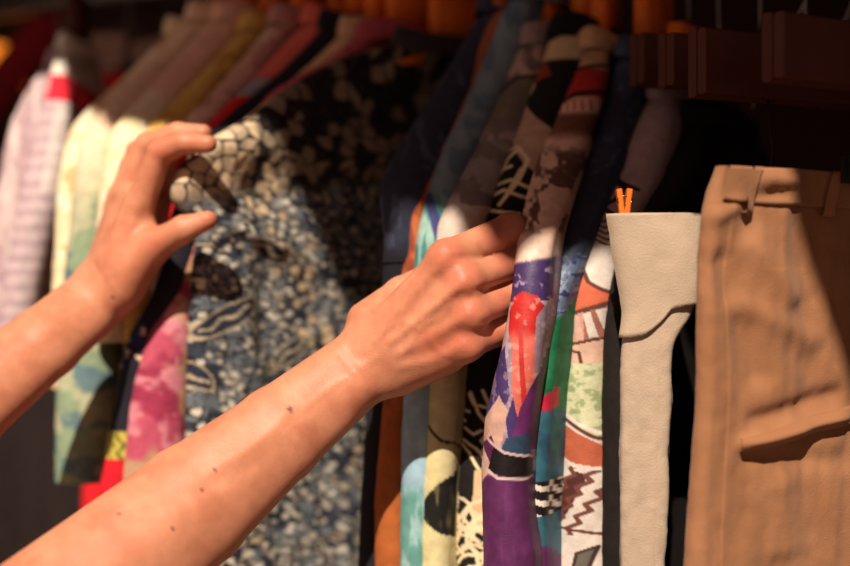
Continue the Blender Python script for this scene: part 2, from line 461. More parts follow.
def pt_flame(x, y, u, d):
    f = fbm(x * 0.08, y * 0.07, 17); g = fbm(x * 0.16, y * 0.13, 19)
    c = base(len(x), (226, 192, 172))
    c = mix(c, (205, 164, 128), sst(68, 62, y)); c = mix(c, (186, 52, 50), (y > 69) * (y < 97)); c = mix(c, (222, 192, 172), (y >= 98) * (y < 112))
    c = mix(c, (60, 40, 36), stroke(x, y, [(560, 74), (580, 68), (610, 64)], 2)); c = mix(c, (40, 28, 28), stroke(x, y, [(555, 104), (575, 94), (605, 90)], 2.2))
    c = mix(c, (206, 110, 100), (y >= 99) * (y < 111) * (np.sin(x * 0.9) > 0.4))
    c = mix(c, (120, 78, 62), sst(110, 116, y) * (1 - sst(128, 142, y)))
    c = mix(c, (84, 62, 56), sst(0.5, 0.58, fbm(x * 0.06 + 3, y * 0.05, 23)) * sst(140, 160, y) * (1 - sst(225, 238, y)) * 0.85)
    c = mix(c, (206, 182, 168), sst(232, 244, y) * (1 - sst(258, 262, y)))
    # below: patchwork
    low = sst(259, 264, y + 0.18 * (x - 525))
    pw = base(len(x), (168, 156, 172)); pw = mix(pw, (206, 196, 206), sst(0.5, 0.62, g))
    pw = mix(pw, (72, 56, 112), (y < 300 + 10 * (f - 0.5)) * (x < 560)); pw = mix(pw, (196, 180, 206), sst(0.64, 0.72, g) * (y < 300) * 0.8)
    pw = mix(pw, (76, 60, 118), inpoly(x, y, [(480, 300), (508, 308), (506, 350), (510, 395), (500, 425), (486, 445), (470, 400)]) * (0.35 + 0.65 * (g > 0.42)))
    pw = mix(pw, (214, 196, 196), inpoly(x, y, [(500, 312), (513, 306), (511, 336), (502, 352)]) * 0.9)
    pw = mix(pw, (74, 56, 120), inpoly(x, y, [(506, 420), (514, 392), (530, 384), (534, 410), (524, 440), (508, 442)]))
    pw = mix(pw, (226, 196, 172), inpoly(x, y, [(484, 420), (500, 396), (508, 410), (503, 440), (497, 452), (478, 450), (470, 435)]))
    fl = inpoly(x, y, [(510, 312), (514, 298), (524, 291), (536, 296), (540, 306), (534, 318), (532, 340), (529, 380), (524, 418), (516, 422), (512, 390), (513, 350), (509, 330)])
    pw = mix(pw, (238, 128, 108), fl); pw = mix(pw, (214, 46, 44), fl * (1 - sst(326, 340, y + 8 * (g - 0.5)))); pw = mix(pw, (240, 170, 150), fl * sst(0.58, 0.7, g) * 0.8)
    pw = mix(pw, (216, 58, 52), fl * (np.abs(x - 521) < 2) * (y > 330))
    pw = mix(pw, (112, 50, 116), inpoly(x, y, [(508, 446), (518, 408), (532, 372), (552, 350), (580, 350), (580, 460), (512, 450)]))
    pw = mix(pw, (54, 84, 112), inpoly(x, y, [(506, 438), (528, 432), (530, 462), (500, 452)]))
    pw = mix(pw, (100, 46, 100), sst(474, 478, y + 0.0 * x)); pw = mix(pw, (116, 60, 118), 0.6 * sst(0.5, 0.66, fbm(x * 0.13, y * 0.02, 29)) * (y > 478))
    pw = mix(pw, (228, 206, 178), inpoly(x, y, [(468, 452), (484, 446), (492, 470), (480, 486), (466, 476)]))
    pw = mix(pw, (100, 40, 96), inpoly(x, y, [(480, 446), (492, 436), (500, 452), (494, 468)]))
    bnd = [(494, 448), (534, 460), (532, 481), (488, 473)]
    pw = mix(pw, (22, 18, 22), inpoly(x, y, bnd)); pw = mix(pw, (236, 220, 214), stroke(x, y, [(488, 440), (504, 452), (536, 461)], 1.5)); pw = mix(pw, (236, 220, 214), stroke(x, y, [(482, 466), (498, 478), (535, 480)], 1.6))
    pw = pw * np.array([0.86, 0.80, 0.84])
    return c * (1 - low[:, None]) + pw * low[:, None]
def pt_blue(x, y, u, d):
    g = fbm(x * 0.2, y * 0.18, 37); f = fbm(x * 0.06, y * 0.05, 38)
    c = base(len(x), (50, 62, 86)); c = mix(c, (80, 94, 118), sst(0.6, 0.72, g) * 0.8); c = mix(c, (44, 52, 74), sst(0.5, 0.6, f))
    c = mix(c, (92, 108, 138), sst(255, 264, y)); c = mix(c, (132, 144, 168), sst(0.55, 0.66, g) * (y > 256)); c = mix(c, (42, 52, 96), sst(0.58, 0.66, fbm(x * 0.2, y * 0.16, 40)) * (y > 256))
    c = mix(c, (24, 100, 64), sst(0, 5, y - (312 - 0.9 * (x - 558)))); c = mix(c, (44, 124, 84), 0.6 * sst(0.55, 0.68, fbm(x * 0.12, y * 0.05, 41)) * (y > 312))
    c = mix(c, (116, 52, 112), sst(0, 3, y - (392 + 1.3 * (x - 540))) ); c = mix(c, (178, 36, 62), inpoly(x, y, [(540, 398), (552, 385), (562, 392), (548, 416), (538, 420)]))
    c = mix(c, (46, 94, 112), sst(408, 414, y)); c = mix(c, (36, 104, 96), inpoly(x, y, [(548, 425), (562, 410), (562, 460), (552, 470)])); c = mix(c, (38, 72, 98), 0.7 * sst(0.52, 0.62, fbm(x * 0.12, y * 0.05, 43)) * (y > 408))
    bw = (y > 482) * (y < 520) * (y < 516 + 0 * x)
    c = mix(c, (26, 22, 28), bw); c = mix(c, (230, 216, 206), bw * (np.sin(0.42 * y + 3.0 * np.sin(x * 0.16)) > 0.35))
    c = mix(c, (52, 100, 120), sst(514, 518, y - 0.4 * (x - 530))); return mix(c, (96, 44, 96), sst(543, 547, y - 0.5 * (x - 535)))
def pt_zigzag(x, y, u, d):
    g = fbm(x * 0.18, y * 0.18, 51); br = (92, 50, 44); n = len(x)
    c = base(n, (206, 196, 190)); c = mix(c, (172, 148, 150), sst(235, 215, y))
    c = mix(c, (40, 28, 30), stroke(x, y, [(606, 190), (614, 178), (624, 188), (616, 200), (604, 206), (612, 214)], 2)); c = mix(c, (40, 28, 30), stroke(x, y, [(612, 168), (622, 182), (632, 190)], 1.8))
    c = mix(c, (40, 28, 30), stroke(x, y, [(626, 128), (640, 104), (652, 88)], 1.6))
    for k in range(5): c = mix(c, (104, 62, 60), stroke(x, y, [(580, 222 + 6 * k), (592, 212 + 6 * k), (604, 222 + 6 * k), (620, 214 + 6 * k)], 1.3) * (y < 246))
    c = mix(c, (196, 100, 72), inpoly(x, y, [(566, 312), (570, 272), (584, 270), (586, 282), (594, 290), (602, 296), (594, 306), (576, 312)])); c = mix(c, br, stroke(x, y, [(570, 271), (584, 269), (587, 282), (596, 291), (606, 297)], 1.7))
    c = mix(c, br, stroke(x, y, [(556, 322), (575, 314), (592, 306), (610, 294)], 2.5)); c = mix(c, br, stroke(x, y, [(556, 345), (575, 343), (592, 338), (612, 326)], 2.2))
    st = inpoly(x, y, [(556, 322), (575, 315), (592, 307), (612, 296), (612, 326), (592, 337), (575, 342), (556, 344)])
    c = mix(c, (150, 96, 84), st * (np.sin(x * 0.75 - y * 0.1) > 0.35)); c = mix(c, (206, 160, 148), st * (np.abs(x - 576) < 6) * 0.8)
    c = mix(c, (206, 170, 152), inpoly(x, y, [(554, 347), (575, 345), (614, 332), (614, 362), (560, 364)])); c = mix(c, br, stroke(x, y, [(560, 358), (568, 350), (578, 352), (580, 368), (586, 384)], 1.3))
    gr = inpoly(x, y, [(554, 366), (614, 360), (614, 452), (590, 440), (570, 424), (556, 412)])
    c = mix(c, (196, 198, 166), gr); c = mix(c, (150, 162, 120), gr * sst(0.5, 0.62, g))
    c = mix(c, (176, 92, 66), inpoly(x, y, [(550, 410), (566, 424), (586, 440), (598, 452), (598, 468), (572, 462), (552, 446)])); c = mix(c, br, stroke(x, y, [(552, 404), (568, 420), (586, 436), (610, 450)], 1.6))
    c = mix(c, (228, 214, 206), stroke(x, y, [(560, 408), (574, 421), (592, 434), (612, 444)], 1.6)); c = mix(c, (222, 140, 120), 1 - sst(5, 7, np.hypot(x - 553, y - 458)))
    zz = lambda x0, y0, k: [(x0 + i * (5.2 if i % 2 else 5.0) + (0 if i % 2 else 3), y0 - i * 7.0 + (9 if i % 2 else 0)) for i in range(k)]
    zone = inpoly(x, y, [(550, 462), (572, 466), (600, 472), (600, 540), (545, 530)])
    c = mix(c, (74, 38, 36), inpoly(x, y, [(552, 520), (562, 490), (574, 470), (584, 474), (572, 505), (560, 528)]) * zone)
    for (x0, y0) in ((540, 530), (551, 536), (564, 540)):
        P = []
        for i in range(12): P.append((x0 + i * 3.4 + (4 if i % 2 else -3), y0 - i * 6.2))
        c = mix(c, (104, 60, 54), stroke(x, y, P, 1.9) * zone * (y > 464))
    c = mix(c, br, stroke(x, y, [(548, 518), (562, 528), (580, 530), (602, 536)], 1.5))
    c = mix(c, (40, 30, 32), inpoly(x, y, [(540, 566), (552, 548), (556, 556), (548, 572)]) ); c = mix(c, (96, 90, 84), inpoly(x, y, [(570, 580), (574, 552), (588, 545), (582, 566)])); c = mix(c, (60, 40, 40), stroke(x, y, [(570, 582), (575, 552), (588, 545), (583, 566), (572, 582)], 1.3))
    return c
def pt_leaf(ground, a, b_, sc=0.05, sd=3.0, top=None, ytop=0):
    def f(x, y, u, d):
        xx = x + 0.0 * d; c = base(len(x), ground)
        c = mix(c, a, sst(0.52, 0.6, fbm(xx * sc, y * sc, sd))); c = mix(c, b_, sst(0.54, 0.62, fbm(xx * sc * 1.3 + 7, y * sc * 1.1, sd + 4)))
        if top is not None: c = mix(c, top, sst(ytop + 25, ytop - 25, y + 30 * (fbm(xx * 0.04, y * 0.04, sd + 9) - 0.5)))
        return c
    return f
def pt_check(x, y, u, d):
    c = base(len(x), (190, 178, 184)); t = y
    c = mix(c, (148, 136, 148), (np.sin(t * 0.42) > 0.1) * 0.7); c = mix(c, (206, 150, 160), (np.abs(((u + 1) * 2.2) % 1 - 0.5) < 0.16) * 0.5)
    c = mix(c, (216, 208, 204), (np.abs(u - 0.6) < 0.4) * 0.7 * (y < 190))
    c = mix(c, (226, 40, 62), (y > 74) * (y < 101) * (u > -0.9)); return mix(c, (240, 236, 224), (y <= 74))
def pt_lilac(x, y, u, d):
    c = base(len(x), (178, 152, 160)); c = mix(c, (150, 124, 136), (np.sin((u) * 11) > 0.2) * 0.5)
    return mix(c, (204, 186, 186), sst(0.5, 0.62, fbm(x * 0.08, y * 0.02, 3)))
def pt_folk(x, y, u, d):      # black with gold band and red hem
    c = base(len(x), (30, 27, 40)); c = mix(c, (40, 44, 92), sst(0.55, 0.62, fbm(x * 0.08, y * 0.05, 61)) * (y < 370) * (y > 310)); c = mix(c, (236, 206, 176), sst(0.64, 0.68, fbm(x * 0.1, y * 0.1, 66)) * (y < 370) * (y > 315))
    c = mix(c, (196, 178, 82), (y > 431) * (y < 459)); c = mix(c, (104, 108, 52), (y > 431) * (y < 459) * (np.sin(x * 0.8 + 2 * np.sin(y * 0.35)) > 0.3))
    return mix(c, (206, 24, 44), y >= 459)
def pt_rose(x, y, u, d):
    xx = d * F / 1.0; c = base(len(x), (188, 82, 108)); f = fbm(xx * 0.035, y * 0.03, 71); g = fbm(xx * 0.06, y * 0.045, 74)
    c = mix(c, (156, 52, 82), sst(0.48, 0.58, f)); c = mix(c, (220, 150, 162), 0.8 * sst(0.52, 0.62, g))
    for P in ([(18, 300), (34, 330), (40, 372)], [(20, 350), (36, 382), (52, 400)], [(8, 430), (34, 446), (60, 430)], [(40, 300), (50, 330), (48, 350)]): c = mix(c, (240, 218, 210), stroke(xx, y, P, 6))
    c = mix(c, (176, 160, 110), 0.7 * sst(0.58, 0.66, fbm(xx * 0.03, y * 0.03, 79))); return mix(c, (196, 96, 100), sst(200, 150, y) * 0.6)

# ------------------------------------------------------------------ the garments, right cluster
def fold_pebble(yy, arc, D, U):
    xx = D * F / 0.95
    o = np.zeros_like(D)
    # creases pulled out of the pinch towards the lower right
    for (x0, y0, dx, dy, L, w, h) in ((26, 222, 1.0, 0.45, 90, 9, 0.007), (20, 236, 0.75, 0.8, 120, 10, -0.005), (40, 190, 0.9, 0.75, 160, 14, 0.006), (24, 250, 0.35, 1.0, 200, 11, 0.006), (70, 170, 0.6, 1.0, 240, 16, -0.005), (115, 190, 0.35, 1.0, 260, 18, 0.006)):
        n = math.hypot(dx, dy); dx, dy = dx / n, dy / n
        t = (xx - x0) * dx + (yy - y0) * dy; q = -(xx - x0) * dy + (yy - y0) * dx
        o += h * np.exp(-(q / w) ** 2) * sst(-5, 18, t) * (1 - sst(L * 0.6, L, t))
    return 0.7 * o * (U > 0.3)
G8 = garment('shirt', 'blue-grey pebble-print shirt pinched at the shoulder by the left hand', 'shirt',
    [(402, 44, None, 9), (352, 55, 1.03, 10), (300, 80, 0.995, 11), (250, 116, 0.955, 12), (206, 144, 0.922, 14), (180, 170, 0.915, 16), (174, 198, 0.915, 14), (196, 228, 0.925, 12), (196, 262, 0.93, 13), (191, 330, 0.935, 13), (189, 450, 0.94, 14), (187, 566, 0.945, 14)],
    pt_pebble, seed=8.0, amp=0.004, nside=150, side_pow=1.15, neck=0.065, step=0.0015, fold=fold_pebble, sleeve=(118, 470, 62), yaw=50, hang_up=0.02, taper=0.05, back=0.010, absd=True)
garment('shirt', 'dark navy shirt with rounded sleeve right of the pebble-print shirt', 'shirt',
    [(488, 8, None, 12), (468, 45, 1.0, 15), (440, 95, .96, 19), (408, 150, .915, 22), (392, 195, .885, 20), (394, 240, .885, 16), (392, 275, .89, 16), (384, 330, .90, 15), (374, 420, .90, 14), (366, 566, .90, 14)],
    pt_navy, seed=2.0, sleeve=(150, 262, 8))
garment('shirt', 'narrow rust-brown shirt edge between the navy and teal shirts', 'shirt',
    [(503, 2, None, 7), (474, 65, .985, 9), (438, 145, .925, 9), (412, 205, .885, 8), (408, 255, .885, 8), (398, 340, .89, 10), (388, 440, .885, 12), (384, 500, .885, 14), (383, 566, .885, 15)],
    pt_rust, seed=3.0, sleeve=(145, 640, 7))
garment('shirt', 'teal and blue-grey shirt with pale blue sleeve below the right hand', 'shirt',
    [(516, -8, None, 11), (488, 62, .98, 15), (458, 130, .93, 14), (433, 190, .89, 12), (425, 235, .875, 11), (420, 300, .875, 13), (412, 420, .87, 14), (410, 490, .87, 14), (408, 566, .87, 14)],
    pt_teal, seed=4.0, sleeve=(130, 640, 8))
garment('shirt', 'pinkish-grey and olive shirt with a cream lower front', 'shirt',
    [(527, 38, None, 13), (513, 85, .955, 17), (488, 145, .915, 19), (462, 195, .88, 19), (447, 228, .868, 18), (441, 300, .87, 15), (435, 420, .865, 13), (430, 500, .865, 13), (428, 566, .865, 13)],
    pt_grey, seed=5.0, sleeve=(80, 640, 8))
garment('shirt', 'black shirt with cream scribbled leaf print', 'shirt',
    [(560, 30, None, 15), (549, 75, .945, 20), (530, 130, .91, 20), (506, 185, .885, 20), (494, 225, .88, 20), (484, 300, .88, 20), (474, 400, .875, 22), (468, 480, .872, 22), (466, 566, .872, 23)],
    pt_black, nseg=91, step=.0009, seed=6.0, sleeve=(75, 640, 8))
garment('shirt', 'patchwork shirt with red flame motif and purple front by right fingers', 'shirt',
    [(589, 45, None, 16), (580, 82, .93, 20), (563, 135, .89, 20), (543, 195, .84, 19), (531, 245, .805, 16), (525, 300, .794, 17), (517, 350, .79, 18), (505, 410, .79, 21), (500, 460, .79, 21), (500, 510, .79, 21), (503, 566, .79, 24)],
    pt_flame, m=M_silk, nseg=91, step=.0009, seed=7.0, amp=0.0022, sleeve=(135, 640, 8))
garment('shirt', 'dark speckled blue silk shirt with green, teal and black-and-white bands', 'shirt',
    [(627, 52, None, 11), (617, 95, .935, 15), (602, 150, .895, 16), (579, 215, .855, 15), (561, 265, .835, 12), (549, 305, .826, 10), (542, 350, .822, 10), (535, 400, .820, 10), (531, 450, .82, 11), (526, 500, .82, 12), (524, 566, .82, 14)],
    pt_blue, m=M_silk, nseg=91, step=.0009, seed=9.0, amp=0.0022, sleeve=(150, 640, 8))
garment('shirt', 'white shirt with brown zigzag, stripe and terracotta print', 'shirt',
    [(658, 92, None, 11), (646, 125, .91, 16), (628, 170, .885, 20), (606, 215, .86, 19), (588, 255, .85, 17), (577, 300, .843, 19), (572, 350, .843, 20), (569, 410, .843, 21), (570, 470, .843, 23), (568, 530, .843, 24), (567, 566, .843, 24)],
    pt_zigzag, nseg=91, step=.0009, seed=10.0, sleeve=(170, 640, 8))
garment('coat', 'dark brown garment edge between the zigzag shirt and the stone trousers', 'coat',
    [(690, 120, None, 12), (668, 170, .89, 16), (640, 225, .855, 16), (624, 270, .838, 15), (613, 330, .832, 13), (610, 430, .832, 13), (609, 566, .832, 13)],
    plain((26, 19, 19), 5), seed=11.0, hanger_mat=M_dwood)

# ------------------------------------------------------------------ the garments, far left end of the rail
LEFT = [
 ('shirt', 'pale lilac striped shirt at the far left of the rail', 'shirt', [(54, 62, None, 8), (42, 80, 1.2, 11), (26, 114, 1.13, 15), (14, 170, 1.09, 17), (4, 250, 1.08, 18), (0, 330, 1.08, 17), (-6, 566, 1.08, 18)], pt_lilac, None, 20),
 ('shirt', 'white and grey checked shirt with a red band near its collar', 'shirt', [(64, 46, None, 6), (58, 68, 1.19, 7), (54, 100, 1.13, 12), (46, 140, 1.10, 17), (34, 200, 1.075, 19), (20, 270, 1.065, 17), (12, 330, 1.06, 16), (6, 566, 1.06, 16)], pt_check, None, 21),
 ('shirt', 'cream and tan shirt right of the checked shirt', 'shirt', [(174, 30, None, 11), (124, 80, 1.15, 12), (82, 120, 1.10, 12), (66, 165, 1.06, 13), (60, 240, 1.05, 13), (56, 320, 1.05, 13), (50, 420, 1.05, 13), (48, 400, 1.05, 13)][:7], pt_leaf((240, 222, 184), (216, 178, 130), (250, 240, 214), 0.05, 5), None, 22),
 ('blouse', 'white and green watercolour blouse hanging behind the left wrist', 'blouse', [(196, 14, None, 13), (150, 62, 1.13, 14), (112, 104, 1.065, 15), (88, 142, 1.025, 16), (80, 200, 1.01, 17), (72, 300, 1.005, 20), (68, 400, 1.0, 29), (66, 490, 1.0, 34)], pt_leaf((138, 158, 130), (96, 124, 132), (176, 178, 150), 0.045, 6, (236, 206, 178), 190), 'hem', 23),  # cream top warmed, reddish shade put into the dye
 ('shirt', 'cream shirt with shade-tinted shoulder above the left wrist', 'shirt', [(222, 14, None, 17), (180, 62, 1.09, 19), (142, 104, 1.035, 20), (118, 138, .995, 19), (108, 200, .98, 18), (102, 300, .98, 16), (104, 420, .99, 13), (104, 470, .99, 12)], pt_leaf((236, 220, 186), (228, 214, 170), (240, 230, 206), 0.05, 8, (236, 190, 164), 95), 'hem2', 24),  # cream shoulder tinted in the dye to carry the reddish shade
 ('shirt', 'mustard-yellow shirt with pale front behind the left hand', 'shirt', [(248, 26, None, 11), (212, 66, 1.07, 13), (178, 102, 1.02, 14), (152, 134, .985, 15), (140, 190, .975, 15), (132, 280, .975, 13), (130, 400, .985, 10)], pt_leaf((222, 182, 98), (200, 156, 76), (232, 200, 120), 0.05, 9, None), None, 25),
 ('shirt', 'dusty pink shirt shoulder just behind the red shirt', 'shirt', [(278, 20, None, 11), (242, 64, 1.06, 12), (206, 104, 1.005, 12), (176, 140, .975, 12), (162, 200, .965, 11), (156, 300, .97, 10), (152, 420, .975, 9)], pt_leaf((222, 176, 160), (196, 146, 138), (232, 200, 186), 0.05, 10), None, 26),
 ('shirt', 'coral shirt with bright red sleeve behind the left fingers', 'shirt', [(312, 20, None, 13), (276, 58, 1.05, 14), (244, 92, 1.005, 9), (216, 120, .975, 8), (190, 146, .96, 8), (176, 200, .955, 8), (168, 300, .96, 8), (160, 420, .965, 8)], lambda x, y, u, d: mix(mix(base(len(x), (222, 38, 40)), (160, 160, 176), (y > 78) * (y < 96)), (236, 116, 100), sst(80, 74, y)), None, 27),
 ('dress', 'black dress with gold band and red hem below the left wrist', 'dress', [(328, 24, None, 8), (288, 66, 1.035, 8), (252, 98, .985, 8), (222, 124, .96, 8), (196, 152, .95, 9), (178, 210, .945, 10), (160, 290, .945, 13), (132, 345, .95, 16), (122, 400, .955, 16), (112, 445, .955, 15), (104, 500, .955, 15)], pt_folk, None, 28),
 ('shirt', 'beige shirt shoulder between the black dress and the rose blouse', 'shirt', [(348, 30, None, 8), (312, 64, 1.03, 9), (276, 96, .985, 8), (244, 122, .955, 7), (218, 150, .945, 7), (200, 220, .945, 7), (190, 330, .95, 7), (184, 420, .955, 7)], plain((226, 186, 148), 16), None, 29),
 ('blouse', 'rose-pink floral blouse with cream leaves left of the pebble-print shirt', 'blouse', [(366, 34, None, 9), (326, 58, 1.04, 8), (286, 84, 1.0, 7), (246, 112, .975, 7), (216, 146, .955, 7), (204, 230, .94, 10), (180, 285, .945, 12), (153, 330, .945, 18), (137, 390, .947, 22), (127, 470, .95, 24), (124, 566, .95, 24)], pt_rose, None, 30),
]
for (nm, lb, ct, ctrl, pf, opt, sd) in LEFT:
    kw = {}
    if opt == 'hem': kw = dict(zbot=-0.172)
    if opt == 'hem2': kw = dict(zbot=-0.05)
    if sd in (20, 21, 22): kw = dict(zbot=-0.095, hanger_mat=M_dwood)
    if sd in (25, 26, 27, 29): kw = dict(zbot=-0.055)
    garment(nm, lb, ct, ctrl, pf, seed=float(sd), amp=0.003, sleeve=(ctrl[2][1], 640, 8), nside=60 if 'rose' in lb else 20, nseg=25, step=.002, absd='rose' in lb, hang_up=0.035, **kw)

# ------------------------------------------------------------------ trousers on clip hangers, right end
def grid_pt(G, row_y, colf):
    r = np.interp(row_y, G['PY'], np.arange(len(G['PY']))); r0 = int(min(math.floor(r), len(G['PY']) - 2)); fr = r - r0
    c0 = int(min(math.floor(colf), G['nc'] - 2)); fc = colf - c0; X = G['XY']
    return (X[r0, c0] * (1 - fc) + X[r0, c0 + 1] * fc) * (1 - fr) + (X[r0 + 1, c0] * (1 - fc) + X[r0 + 1, c0 + 1] * fc) * fr
def col_of(G, row_y, u=None, d=None):
    r = int(np.argmin(np.abs(G['PY'] - row_y)))
    if u is not None and abs(u) <= 1:
        js = np.arange(G['jn0'], G['jn1'] + 1); return float(np.interp(u, G['U'][r, js], js))
    js = np.arange(G['jn1'], G['nc']); return float(np.interp(d, G['D'][r, js], js))
def patch(G, name, rows, m, root, dye, t=0.0018, nv=10, mode='d'):
    """strip of cloth sewn on: rows = [(coordinate, y_top, y_bottom)...] along the surface; has thickness t and turned edges"""
    C = crom(np.array([[a, y0 * 0.001, 0, y0, y1] for (a, y0, y1) in rows]) * np.array([1, 1, 1, 1, 1]), step=0.004 if mode == 'd' else 0.05)
    V = []; Fc = []; n = nv + 3
    for (a, _, _, y0, y1) in C:
        ym = (y0 + y1) / 2
        for k in range(n):
            f = min(max((k - 1) / (n - 3), 0), 1); y = y0 + (y1 - y0) * f
            c = col_of(G, y, u=a) if mode == 'u' else col_of(G, y, d=a)
            p = grid_pt(G, y, c); q = grid_pt(G, y, c + 0.6) - grid_pt(G, y, c - 0.6)
            nrm = np.array([q[1], -q[0], 0]); nrm /= np.linalg.norm(nrm) + 1e-9
            V.append(p + nrm * (t if 0 < k < n - 1 else -0.001))
    m_ = len(C)
    for i in range(m_ - 1):
        for k in range(n - 1): Fc.append([i * n + k, (i + 1) * n + k, (i + 1) * n + k + 1, i * n + k + 1])
    V = np.array(V)
    # turned ends
    return mesh_obj(name, V, Fc, m, root, np.tile(lin(dye), (len(V), 1)))

TAN = (150, 104, 73); STONE = (176, 157, 139)
def pt_tan(x, y, u, d):
    c = base(len(x), TAN); c = c + ((fbm(d * 60, y * 0.04, 91) - 0.5) * 16)[:, None]
    c = mix(c, (150, 100, 66), 1 - sst(0.7, 1.5, np.abs(y - 202 - 1.5 * np.sin(d * 90)))); c = mix(c, (160, 110, 74), (1 - sst(0.6, 1.3, np.abs(y - 271 + d * 40))) * (d > 0.012))
    return mix(c, (170, 118, 80), (1 - sst(0.7, 1.4, np.abs(d * 1000 - 16 - (y - 168) * 0.012))) * (y > 205))
def pt_stone(x, y, u, d):
    c = base(len(x), STONE); c = c + ((fbm(x * 0.12, y * 0.05, 93) - 0.5) * 14)[:, None]
    return mix(c, (176, 150, 128), (1 - sst(0.5, 1.2, np.abs(u - 0.45) * 24)) * (y > 330))
def fold_tan(yy, arc, D, U):
    o = np.zeros_like(D); s_ = (U > 0)
    for (d0, y0, d1, y1, w, h) in ((.030, 176, .06, 180, 9, .004), (.0, 222, .02, 205, 10, .004), (.032, 196, .055, 190, 6, -.003), (.03, 236, .07, 300, 16, .005), (.01, 250, .045, 380, 14, -.004), (.03, 446, .11, 424, 7, .007), (.035, 425, .11, 400, 10, -.005), (.03, 462, .12, 470, 12, -.003), (.06, 480, .07, 560, 20, .004), (.02, 300, .09, 345, 14, .004)):
        ax, ay, bx, by = d0 * 1400, y0, d1 * 1400, y1; L = math.hypot(bx - ax, by - ay); dx, dy = (bx - ax) / L, (by - ay) / L
        X = D * 1400; t = (X - ax) * dx + (yy - ay) * dy; q = -(X - ax) * dy + (yy - ay) * dx
        o += h * np.exp(-(q / w) ** 2) * sst(-8, 14, t) * (1 - sst(L - 6, L + 16, t))
    return o * s_
GT = garment('trousers', 'tan cotton trousers with a welt pocket, nearest on the right', 'trousers',
    [(717, 166, .735, 8), (709, 190, .735, 9), (702, 230, .735, 11), (699, 310, .735, 12), (698, 400, .735, 12), (692, 480, .735, 13), (687, 566, .735, 14)],
    pt_tan, m=M_drill, seed=31.0, amp=0.0035, yaw=64, length=0.22, nside=110, side_pow=1.0, collar=False, hanger=False, fold=fold_tan, step=0.002, back=0.014, taper=0.03)
rt = GT['root']
patch(GT, 'waistband', [(.004, 166, 200), (.03, 166, 202), (.07, 166, 203), (.12, 166, 204), (.19, 166, 205)], M_drill, rt, (152, 106, 75), t=0.0022)
patch(GT, 'belt_loop', [(.0225, 166, 212), (.0265, 166, 213), (.0305, 166, 213)], M_drill, rt, (155, 108, 77), t=0.0046)
patch(GT, 'belt_loop', [(.0925, 166, 212), (.0965, 166, 213), (.1005, 166, 213)], M_drill, rt, (155, 108, 77), t=0.0046)
patch(GT, 'pocket_welt', [(.03, 440, 452), (.05, 434, 449), (.08, 424, 441), (.11, 416, 434), (.14, 410, 428)], M_drill, rt, (150, 103, 72), t=0.0034)
#patch(GT, 'pocket_flap', [(.012, 226, 250), (.03, 240, 268), (.06, 246, 272), (.085, 244, 270)], M_drill, rt, (204, 150, 107), t=0.0014)
GS = garment('trousers', 'stone-coloured folded trousers left of the tan trousers', 'trousers',
    [(655, 213, .775, 45), (658, 262, .775, 40), (660, 312, .775, 33), (648, 345, .775, 25), (647, 400, .775, 24), (645, 480, .775, 23), (643, 566, .775, 23)],
    pt_stone, m=M_drill, seed=33.0, amp=0.0042, yaw=8, length=0.16, nside=30, collar=False, hanger=False, e=0.45, sq=0.62, nseg=41, back=0.014)
rs = GS['root']
patch(GS, 'waistband', [(-.97, 211, 338), (-.6, 211, 337), (-.2, 211, 333), (.1, 211, 322), (.3, 210, 310), (.7, 209, 306), (.95, 208, 305)], M_drill, rs, (180, 161, 142), t=0.0035, mode='u', nv=24)

def rail_at(p, k=0):
    o = np.array([0, 1.09 + 0.42 * k, RAIL_Z + 0.03 * k]); t = (np.array(p) - o)[:2] @ rail_dir[:2]; return o + rail_dir * t
def hook_pts(p0, b, k=0):
    rp = rail_at(p0, k)
    P = [np.array(p0, float), np.array(p0, float) + [0, 0, 0.03], np.array([rp[0], rp[1], rp[2] - 0.05])]
    for a in range(-80, 200, 20): P.append(rp + b * (0.0155 * math.cos(R(a))) + np.array([0, 0, 0.0155 * math.sin(R(a))]))
    return P
def board_hanger(label, px, py, Y, hh, L, clips=(), yaw=62, zclip=0.0, m=None):
    b = np.array([math.sin(R(yaw)), math.cos(R(yaw)), 0]); s = np.array([b[1], -b[0], 0]); up = np.array([0, 0, 1.0])
    c = at(px, py, Y) + b * (L / 2)
    root = thing('trouser_hanger', label, 'hanger', c, 'dark wooden trouser hangers')
    mb = MB(); mb.box(c - s * 0.0052, (b, s, up), (L / 2, 0.0046, hh), 0.002); mb.build('jaw', m or M_dwood, root, smooth=False)
    mb = MB(); mb.box(c + s * 0.0052, (b, s, up), (L / 2, 0.0046, hh * 0.94), 0.002); mb.build('jaw', m or M_dwood, root, smooth=False)
    mh = MB(); mh.tube(hook_pts(c + up * (hh - 0.004), b), 0.0017, 8); mh.build('hook', M_wire, root)
    for (t, zt, side) in clips:
        q = c + b * (t - L / 2) + s * side; zl = c[2] - hh
        mc = MB(); mc.tube([q + up * (zl - c[2] + .004), q + up * ((zl + zt) / 2 - c[2]) + b * .005, [q[0], q[1], zt + .012], [q[0], q[1], zt - .004]], 0.0011, 6)
        mc.tube([[q[0] - b[0] * .008, q[1] - b[1] * .008, zt + .006], [q[0], q[1], zt + .016], [q[0] + b[0] * .008, q[1] + b[1] * .008, zt + .006]], 0.0013, 6)
        for sg in (-1, 1): mc.box(np.array([q[0], q[1], zt + .001]) + s * (0.0035 * sg), (b, s, up), (0.011, 0.0008, 0.009), 0.0004)
        mc.build('metal_clip', M_clip, root)
    return root
zt = float(GT['P'][0][2]); zs = float(GS['P'][0][2])
board_hanger('dark wooden hanger at the top right corner, nearest of the row', 773, 46, .735, 0.022, 0.30, clips=((0.075, zt, 0.0), (0.18, zt, 0.0)))
